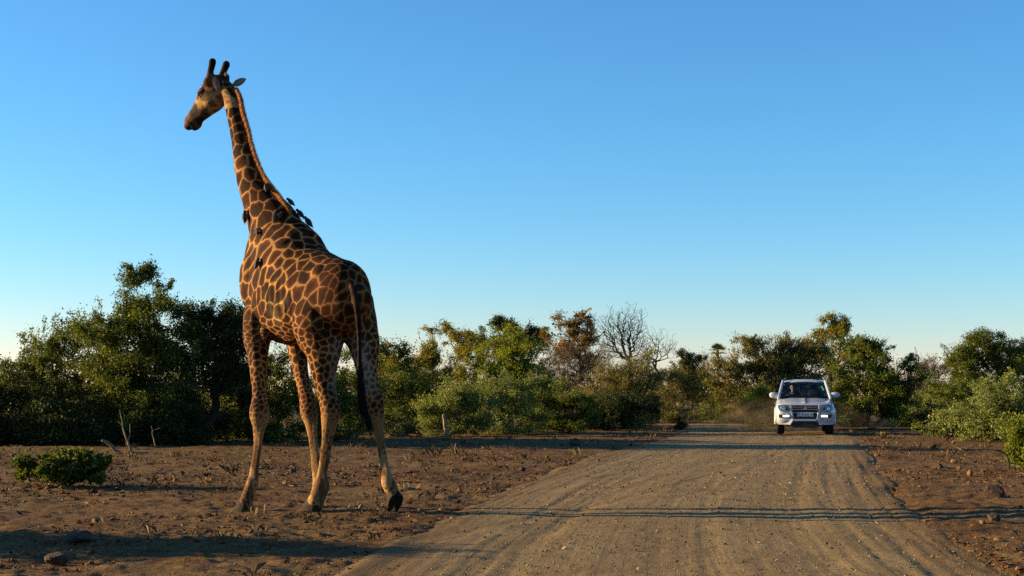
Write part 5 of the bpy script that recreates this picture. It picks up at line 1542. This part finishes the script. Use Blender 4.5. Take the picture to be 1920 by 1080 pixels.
# ---------------------------------------------------------------- oxpeckers on the giraffe
def build_birds():
    plum = NT('oxpecker_plumage')
    v = plum.attr('tone').outputs['Fac']
    nz = plum.noise(plum.n('ShaderNodeTexCoord').outputs['Object'], 70, 3)
    c = plum.mix(v, plum.mix(nz, (.020, .015, .012), (.045, .034, .026)), (.24, .17, .10))
    plum = plum.done(plum.bsdf(c, .75, .2, bump=nz, bump_d=.003))
    beakm = simple_mat('bird_beak', (.35, .05, .02), .4, .4)
    def bird_mesh(spread):
        # long axis +Z (head up), back towards +Y, belly towards -Y
        L = Loft()
        L.tube([(0, .0, -.07, .012, .012), (0, .002, -.045, .030, .028), (0, .0, .0, .042, .040), (0, -.002, .04, .037, .036), (0, -.004, .066, .024, .024)], (1, 0, 0), sides=12, steps=4)
        L.ball((0, -.006, .085), .021, .025, .022)
        L.tube([(0, .006, -.06, .016, .009), (0, .010, -.085, .014, .007), (0, .014, -.112, .010, .006)], (1, 0, 0), sides=8, steps=3)
        for s in (-1, 1):
            if spread:
                L.tube([(s * .02, .018, .03, .03, .010), (s * .07, .03, .03, .032, .008), (s * .12, .034, .0, .026, .007), (s * .155, .03, -.045, .012, .006)], (0, 0, 1), sides=8, steps=4)
            else:
                L.tube([(s * .022, .012, .04, .012, .022), (s * .026, .016, .0, .012, .024), (s * .014, .020, -.045, .010, .014), (s * .008, .018, -.08, .007, .008)], (1, 0, 0), sides=8, steps=4)
        me = L.skin('body', .0075, 2)
        co = co_array(me)
        float_attr(me, 'tone', smooth01((-co[:, 1] - .006) / .02) * smooth01((.07 - co[:, 2]) / .03))
        return me
    closed, spread = bird_mesh(False), bird_mesh(True)
    L = Loft(); L.tube([(0, -.028, .087, .008, .009), (0, -.046, .084, .006, .006), (0, -.060, .079, .002, .002)], (1, 0, 0), sides=8, steps=3)
    beak = L.raw('beak')
    L = Loft()
    for s in (-1, 1):
        L.tube([(s * .012, -.028, -.03, .004, .004), (s * .014, -.05, -.028, .003, .003)], (1, 0, 0), sides=6, steps=2)
        L.tube([(s * .014, -.05, -.045, .002, .002), (s * .014, -.05, -.012, .002, .002)], (1, 0, 0), sides=6, steps=2)
    feet = L.raw('feet')
    def bird(px, py, up, label, sc=1.0, wings=False, Yd=None, lift=.045, roll=0.0, perch=None):
        o = Vector((0, 0, EYE)) - Vector(giraffe_base)
        tgt = at(px, py, 17.5) - Vector(giraffe_base)
        if Yd is None:
            hit, nrm, _, _ = giraffe_bvh.ray_cast(o, (tgt - o).normalized())
        else:
            hit = None
        if hit is None:
            q = at(px, py, Yd or 17.6) - Vector(giraffe_base)
            hit, nrm, _, _ = giraffe_bvh.find_nearest(q)
        nrm = Vector(perch) if perch is not None else nrm
        nrm.normalize()
        pos = hit + Vector(giraffe_base) + nrm * lift * sc * .80
        z = Vector(up); z = (z - nrm * z.dot(nrm)).normalized()
        y = nrm
        x = y.cross(z)
        M = Matrix((x, y, z)).transposed().to_4x4()
        M = M @ Matrix.Rotation(roll, 4, 'Y')
        e = empty('oxpecker', pos, label, 'bird', 'oxpeckers riding on the giraffe')
        e.rotation_euler = M.to_euler(); sc *= .80; e.scale = (sc, sc, sc)
        link('body', spread if wings else closed, e); link('beak', beak, e); link('feet', feet, e)
    for me, m in ((closed, plum), (spread, plum), (beak, beakm), (feet, beakm)):
        me.materials.clear(); me.materials.append(m)
    bird(500, 356, (.1, 0, 1), 'dark oxpecker on the giraffe neck at the lower end of the mane', 1.12)
    bird(464.5, 407, (.05, 0, 1), 'dark oxpecker clinging to the front edge of the giraffe neck', 1.02)
    bird(516.5, 410, (-.10, 0, 1), 'left oxpecker of the pair at the base of the giraffe neck', .92)
    bird(525, 408, (.35, 0, 1), 'right oxpecker of the pair at the base of the giraffe neck', .85)
    bird(484, 437, (.95, 0, .35), 'oxpecker with opened wings low on the giraffe neck', .72, wings=True)
    bird(486, 496, (.05, 0, 1), 'oxpecker clinging to the giraffe shoulder', .95)
    bird(545, 379, (-.4, 0, 1), 'oxpecker highest on the withers just below the mane', .85, Yd=17.5, perch=(.75, -.2, .65))
    bird(562, 402, (-.35, 0, 1), 'middle oxpecker of the three on the withers outline', .95, Yd=17.4, perch=(.8, -.25, .6))
    bird(573, 421, (-.45, 0, 1), 'lowest oxpecker of the three on the withers outline', 1.05, Yd=17.3, perch=(.85, -.25, .55))
    bird(430, 140, (.05, 0, 1), 'oxpecker perched on the giraffe head behind the right horn', .85, Yd=18.1, perch=(.75, -.45, .35), lift=.03)
build_birds()

# ---------------------------------------------------------------- rocks, fallen wood, stump
def rock_mesh(seed, sx, sy, sz):
    rng = np.random.default_rng(seed)
    bm = bmesh.new()
    bmesh.ops.create_icosphere(bm, subdivisions=3, radius=1.0)
    ns = [(rng.normal(size=3), rng.uniform(.55, .9)) for _ in range(9)]
    ns = [(n / np.linalg.norm(n), h) for n, h in ns]
    for v in bm.verts:
        p = np.array(v.co)
        for n, h in ns:                       # chip flat faces off the lump
            s = p @ n
            if s > h: p = p - n * (s - h) * .9
        p *= 1 + .05 * float(vnoise(np.array([p[0] * 3 + seed]), np.array([p[2] * 3 + p[1] * 2]), seed)[0])
        v.co = (p[0] * sx, p[1] * sy, p[2] * sz)
    me = bpy.data.meshes.new('rock'); bm.to_mesh(me); bm.free()
    return me

def rock_mat(name, a, b):
    t = NT(name)
    oc = t.n('ShaderNodeTexCoord').outputs['Object']
    nz = t.noise(oc, 14, 5, .65); n2 = t.noise(oc, 60, 3, .6)
    return t.done(t.bsdf(t.ramp(nz, [(.3, a), (.7, b)]), .9, .15, bump=t.math('ADD', nz, t.math('MULTIPLY', n2, .4)), bump_d=.02))
ROCK_D = rock_mat('dark_stone', (.030, .020, .014), (.10, .065, .042))
ROCK_T = rock_mat('tan_stone', (.10, .052, .022), (.22, .13, .058))
for i, (px, by, w, h, m, lab) in enumerate((
        (147, 1011, 50, 30, ROCK_D, 'long dark rock lying in shade at lower left'),
        (104, 1049, 46, 30, ROCK_D, 'dark brown boulder nearest the lower left corner'),
        (1078, 839, 22, 17, ROCK_D, 'round dark boulder in the shadow band left of the road'),
        (980, 887, 13, 9, ROCK_D, 'small dark stone on the verge between giraffe and road'),
        (1122, 869, 9, 6, ROCK_D, 'tiny dark stone just off the left road edge'),
        (548, 890, 14, 9, ROCK_D, 'dark stone on the soil between the giraffe front legs'),
        (1646, 856, 11, 10, ROCK_T, 'single orange stone on the right road edge before the car'),
        (1763, 880, 15, 10, ROCK_D, 'dark stone leftmost of the loose stones on the right verge'),
        (1790, 872, 12, 7, ROCK_T, 'tan stone highest of the loose stones on the right verge'),
        (1799, 881, 9, 8, ROCK_T, 'small tan stone between its neighbours on the right verge'),
        (1820, 896, 11, 11, ROCK_T, 'upright tan stone nearest of the loose stones on the right verge'),
        (1865, 938, 42, 26, ROCK_D, 'broad dark rock near the right edge below the hanging bush'),
        (1866, 982, 24, 17, ROCK_D, 'dark rock beside a pale stone low on the right verge'),
        (1843, 984, 12, 8, ROCK_T, 'flat pale stone touching the dark rock on the right verge'),
        (1653, 818, 10, 7, ROCK_D, 'dark stone on the right verge level with the car wheels'),
        (1693, 820, 10, 5, ROCK_D, 'flat dark stone farther right of the car'))):
    Y = EYE * FOC / (by - HOR); k = Y / FOC
    p = at(px, by, Y)
    me = rock_mesh(200 + i, w * k * .55, w * k * .5, h * k * .62)
    o = link('rock', me, None, m, (p.x, p.y + w * k * .3, gz(p.x, p.y) + h * k * .34))
    o.rotation_euler = (0, 0, i * 1.1)
    tag(o, lab, 'rock', 'loose rocks on the verges')

def branch_thing(name, label, cat, Y, base_y, lines, mat, seed, sub=0):
    """dead wood: each line is a list of (px, py, radius_m, depth offset)"""
    rng = np.random.default_rng(seed)
    first = lines[0][0]
    p0 = at(first[0], base_y, Y)
    root = Vector((p0.x, p0.y, gz(p0.x, p0.y)))
    e = empty(name, root, label, cat)
    for i, ln in enumerate(lines):
        L = Loft()
        L.tube([(*(at(x, y, Y + dy) - root), r, r) for x, y, r, dy in ln], (0, 1, 0), sides=8, steps=4)
        me = L.raw('branch')
        co = co_array(me); co += np.stack([vnoise(co[:, 0] * 9, co[:, 2] * 9 + k, seed + k) for k in range(3)], 1) * .012
        me.vertices.foreach_set('co', co.astype(np.float32).ravel())
        link('limb' if i == 0 else 'branch', me, e, mat)
branch_thing('fallen_branch', 'curved pale fallen branch with an upright fork under the left trees', 'branch', 31.5, 854,
             [[(192, 826, .028, 0), (205, 832, .034, 0), (217, 846, .045, .1), (232, 853, .055, .1), (250, 852, .055, .1), (275, 850, .035, .3)],
              [(248, 852, .035, .1), (243, 836, .028, .1), (237, 822, .022, .1), (231, 806, .016, .1), (228, 785, .01, .1), (224, 768, .006, .1)],
              [(240, 828, .016, .1), (244, 812, .012, .1), (243, 794, .007, .1)], [(236, 815, .012, .1), (229, 800, .01, 0), (222, 790, .006, 0)],
              [(292, 836, .016, .4), (288, 820, .013, .4), (287, 808, .01, .4), (300, 802, .007, .4)], [(288, 814, .01, .4), (284, 800, .007, .4)]], BARK_PALE, 5)
branch_thing('tree_stump', 'short pale broken stump standing in front of the pale bush', 'stump', 44.2, 822,
             [[(838, 823, .085, 0), (836, 808, .068, 0), (834, 792, .058, 0), (832, 779, .05, 0)], [(836, 815, .03, 0), (842, 806, .02, 0), (844, 800, .012, 0)]], BARK_PALE, 6)
branch_thing('fallen_log', 'bleached log lying on the ground right of the giraffe hind leg', 'log', 44.0, 822,
             [[(728, 818, .05, 0), (740, 816, .075, 0), (752, 814, .09, .1), (761, 815, .05, .1)], [(752, 814, .04, .1), (770, 818, .03, .1), (792, 819, .02, 0)]], BARK_PALE, 7)
branch_thing('bent_stem', 'dark bent stem arching out of the bush at the right edge', 'stem', 25.2, 884,
             [[(1893, 886, .022, 0), (1891, 868, .02, 0), (1886, 854, .018, 0), (1876, 846, .014, 0), (1866, 843, .009, 0)], [(1886, 854, .012, 0), (1898, 846, .01, .1), (1912, 842, .008, .2)]], BARK_DARK, 8)
branch_thing('dry_twig', 'pale forked twig on the soil beside the right verge stones', 'twig', 21.5, 916,
             [[(1794, 908, .008, 0), (1802, 912, .009, 0), (1810, 919, .008, 0)], [(1802, 912, .007, 0), (1806, 906, .005, 0), (1815, 902, .003, .1)], [(1800, 911, .006, 0), (1793, 915, .004, 0)]], BARK_PALE, 9)

# ---------------------------------------------------------------- ground cover nobody could count
def scatter_xy(rng, n, y0, y1, spread=.50):
    """more pieces near the road's viewpoint, thinning with distance"""
    Y = np.exp(rng.uniform(math.log(y0), math.log(y1), n))
    X = rng.uniform(-spread, spread, n) * Y
    return X, Y

def pieces(name, rng, x, y, size, flat, mat, label, sink=.35, tones=None, onroad=False):
    """small angular lumps: squashed, twisted octahedra joined into one part"""
    n = len(x)
    base = np.array([(1, 0, 0), (0, 1, 0), (-1, 0, 0), (0, -1, 0), (0, 0, 1.0), (0, 0, -.6)])
    V = base[None] * (1 + rng.uniform(-.35, .35, (n, 6, 1)))
    V[:, :, 2] *= flat
    a = rng.uniform(0, 2 * math.pi, n); ca, sa = np.cos(a)[:, None], np.sin(a)[:, None]
    V = np.stack([V[..., 0] * ca * 1.2 - V[..., 1] * sa, V[..., 0] * sa * 1.2 + V[..., 1] * ca, V[..., 2]], -1)
    tilt = rng.normal(0, .35, (n, 2))
    V[..., 2] += V[..., 0] * tilt[:, :1] + V[..., 1] * tilt[:, 1:]
    V *= size[:, None, None]
    z = (ground_z(x, y, False) + .010) if onroad else ground_z(x, y)
    V += np.stack([x, y, z + size * flat * sink], 1)[:, None]
    f = np.array([(0, 1, 4), (1, 2, 4), (2, 3, 4), (3, 0, 4), (1, 0, 5), (2, 1, 5), (3, 2, 5), (0, 3, 5)])
    Fq = (np.arange(n)[:, None, None] * 6 + f[None]).reshape(-1, 3)
    me = np_mesh(name, V.reshape(-1, 3), Fq)
    float_attr(me, 'tint', np.repeat(rng.random(n) if tones is None else tones, 6))
    tag(link(name, me, None, mat), label, None, None, 'stuff')

def tint_mat(name, stops, rough=.9):
    t = NT(name)
    nz = t.noise(t.n('ShaderNodeTexCoord').outputs['Object'], 40, 3)
    c = t.mix(1.0, t.ramp(t.attr('tint').outputs['Fac'], stops), t.ramp(nz, [(.3, .75), (.7, 1.2)]), 'MULTIPLY')
    return t.done(t.bsdf(c, rough, .12))

def ground_cover():
    rng = np.random.default_rng(300)
    clod = tint_mat('soil_clod', [(0, (.050, .021, .009)), (.5, (.112, .052, .020)), (.9, (.155, .083, .034)), (1, (.21, .135, .068))])
    grav = tint_mat('road_gravel', [(0, (.08, .048, .024)), (.6, (.17, .112, .058)), (.95, (.24, .17, .095)), (1, (.30, .23, .15))])
    x, y = scatter_xy(rng, 60000, 8.5, 60)
    off, hw = road_coord(x, y); keep = np.abs(off) > hw * .93
    patchy = vnoise(x * .55, y * .4, 71) * .8 + vnoise(x * 1.7, y * 1.2, 72) * .5 + .45 > rng.random(len(x))
    keep &= patchy
    x, y = x[keep], y[keep]
    size = rng.gamma(2.2, .0062, len(x)) * np.clip(y / 15, .8, 1.5) * .85 + .003
    pieces('soil_clods', rng, x, y, np.minimum(size, .05), .6, clod, 'crumbly soil clods strewn over the bare ground')
    x, y = scatter_xy(rng, 30000, 8.5, 50, .42)
    off, hw = road_coord(x, y); keep = np.abs(off) < hw * (.98 + .06 * rng.normal(size=len(x)))
    x, y = x[keep], y[keep]
    size = rng.gamma(2.0, .0028, len(x)) * np.clip(y / 16, .8, 1.8) + .002
    pieces('road_gravel', rng, x, y, np.minimum(size, .022), .7, grav, 'loose gravel lying on the road', onroad=True)
    # dry grass: bent blades in tufts
    gm = NT('dry_grass_blade')
    gc = gm.ramp(gm.attr('tint').outputs['Fac'], [(0, (.05, .030, .012)), (.5, (.115, .073, .030)), (.9, (.19, .13, .060)), (1, (.12, .12, .035))])
    gb = gm.bsdf(gc, .7, .15)
    tr = gm.n('ShaderNodeBsdfTranslucent'); gm.l(gc, tr.inputs['Color'])
    ms = gm.n('ShaderNodeMixShader'); ms.inputs[0].default_value = .3
    gm.l(gb.outputs[0], ms.inputs[1]); gm.l(tr.outputs[0], ms.inputs[2])
    gm = gm.done(ms)
    nt = 5200
    x, y = scatter_xy(rng, nt, 9, 75)
    off, hw = road_coord(x, y)
    dens = .25 + .6 * vnoise(x * .35 + 5, y * .25, 73) + .35 * vnoise(x * 1.3, y * 1.0, 74) + .05 * smooth01((y - 26) / 12)
    keep = (np.abs(off) > hw * 1.04) & (rng.random(nt) < dens)
    x, y = x[keep], y[keep]
    nb = rng.integers(6, 16, len(x))
    own = np.repeat(np.arange(len(x)), nb); n = len(own)
    hgt = (rng.gamma(2.5, .032, len(x)) + .03)[own] * rng.uniform(.5, 1.2, n) * np.clip(y[own] / 22, .75, 1.35)
    hgt = np.minimum(hgt * .8, .26)
    bx = x[own] + rng.normal(0, .07, n); by = y[own] + rng.normal(0, .07, n); bz = ground_z(bx, by) - .01
    dr = rng.normal(0, 1, (n, 2)); dr /= np.linalg.norm(dr, axis=1)[:, None]
    lean = rng.uniform(.15, .9, n)
    w = np.clip(y[own] * .00014, .0018, .0045)
    B = np.stack([bx, by, bz], 1)
    perp = np.stack([-dr[:, 1], dr[:, 0], np.zeros(n)], 1) * w[:, None]
    M = B + np.stack([dr[:, 0] * hgt * lean * .3, dr[:, 1] * hgt * lean * .3, hgt * .6], 1)
    Tt = B + np.stack([dr[:, 0] * hgt * lean, dr[:, 1] * hgt * lean, hgt * (1 - .35 * lean)], 1)
    V = np.stack([B - perp, B + perp, M + perp * .8, Tt + perp * .15, M - perp * .8], 1).reshape(-1, 3)
    Fq = np.arange(n * 5).reshape(n, 5)
    me = np_mesh('dry_grass', V, Fq)
    float_attr(me, 'tint', np.repeat(np.clip(rng.random(len(x))[own] * .6 + rng.random(n) * .4, 0, 1), 5))
    tag(link('dry_grass', me, None, gm), 'sparse dry grass and weeds on the verges', None, None, 'stuff')
    # leaf litter and twigs
    n = 9000
    x, y = scatter_xy(rng, n, 8.5, 45)
    off, hw = road_coord(x, y); keep = np.abs(off) > hw * 1.0
    x, y = x[keep], y[keep]; n = len(x)
    z = ground_z(x, y) + .008
    a = rng.uniform(0, 2 * math.pi, n); ln = rng.gamma(2.0, .013, n) * np.clip(y / 15, .8, 2) + .015; wd = np.clip(y * .00022, .0025, .007) * rng.uniform(.5, 1.4, n)
    d = np.stack([np.cos(a), np.sin(a), rng.normal(.12, .22, n)], 1); p = np.stack([-np.sin(a), np.cos(a), rng.normal(0, .4, n)], 1)
    c = np.stack([x, y, z + ln * .12], 1)
    q = p * wd[:, None]; e = d * ln[:, None] * .5; mid = c + p * (ln * rng.normal(0, .15, n))[:, None]
    up = np.array([0, 0, 1.0]) * wd[:, None]
    V = np.stack([c - e - q, c - e + q + up, mid + q + up, c + e, mid - q], 1).reshape(-1, 3)
    me = np_mesh('leaf_litter', V, np.arange(n * 5).reshape(n, 5))
    float_attr(me, 'tint', np.repeat(rng.random(n), 5))
    tag(link('leaf_litter', me, None, tint_mat('dry_litter', [(0, (.06, .035, .018)), (.5, (.12, .07, .033)), (.9, (.18, .115, .06)), (1, (.26, .19, .12))])), 'dry twigs and leaf litter scattered on the soil', None, None, 'stuff')
ground_cover()
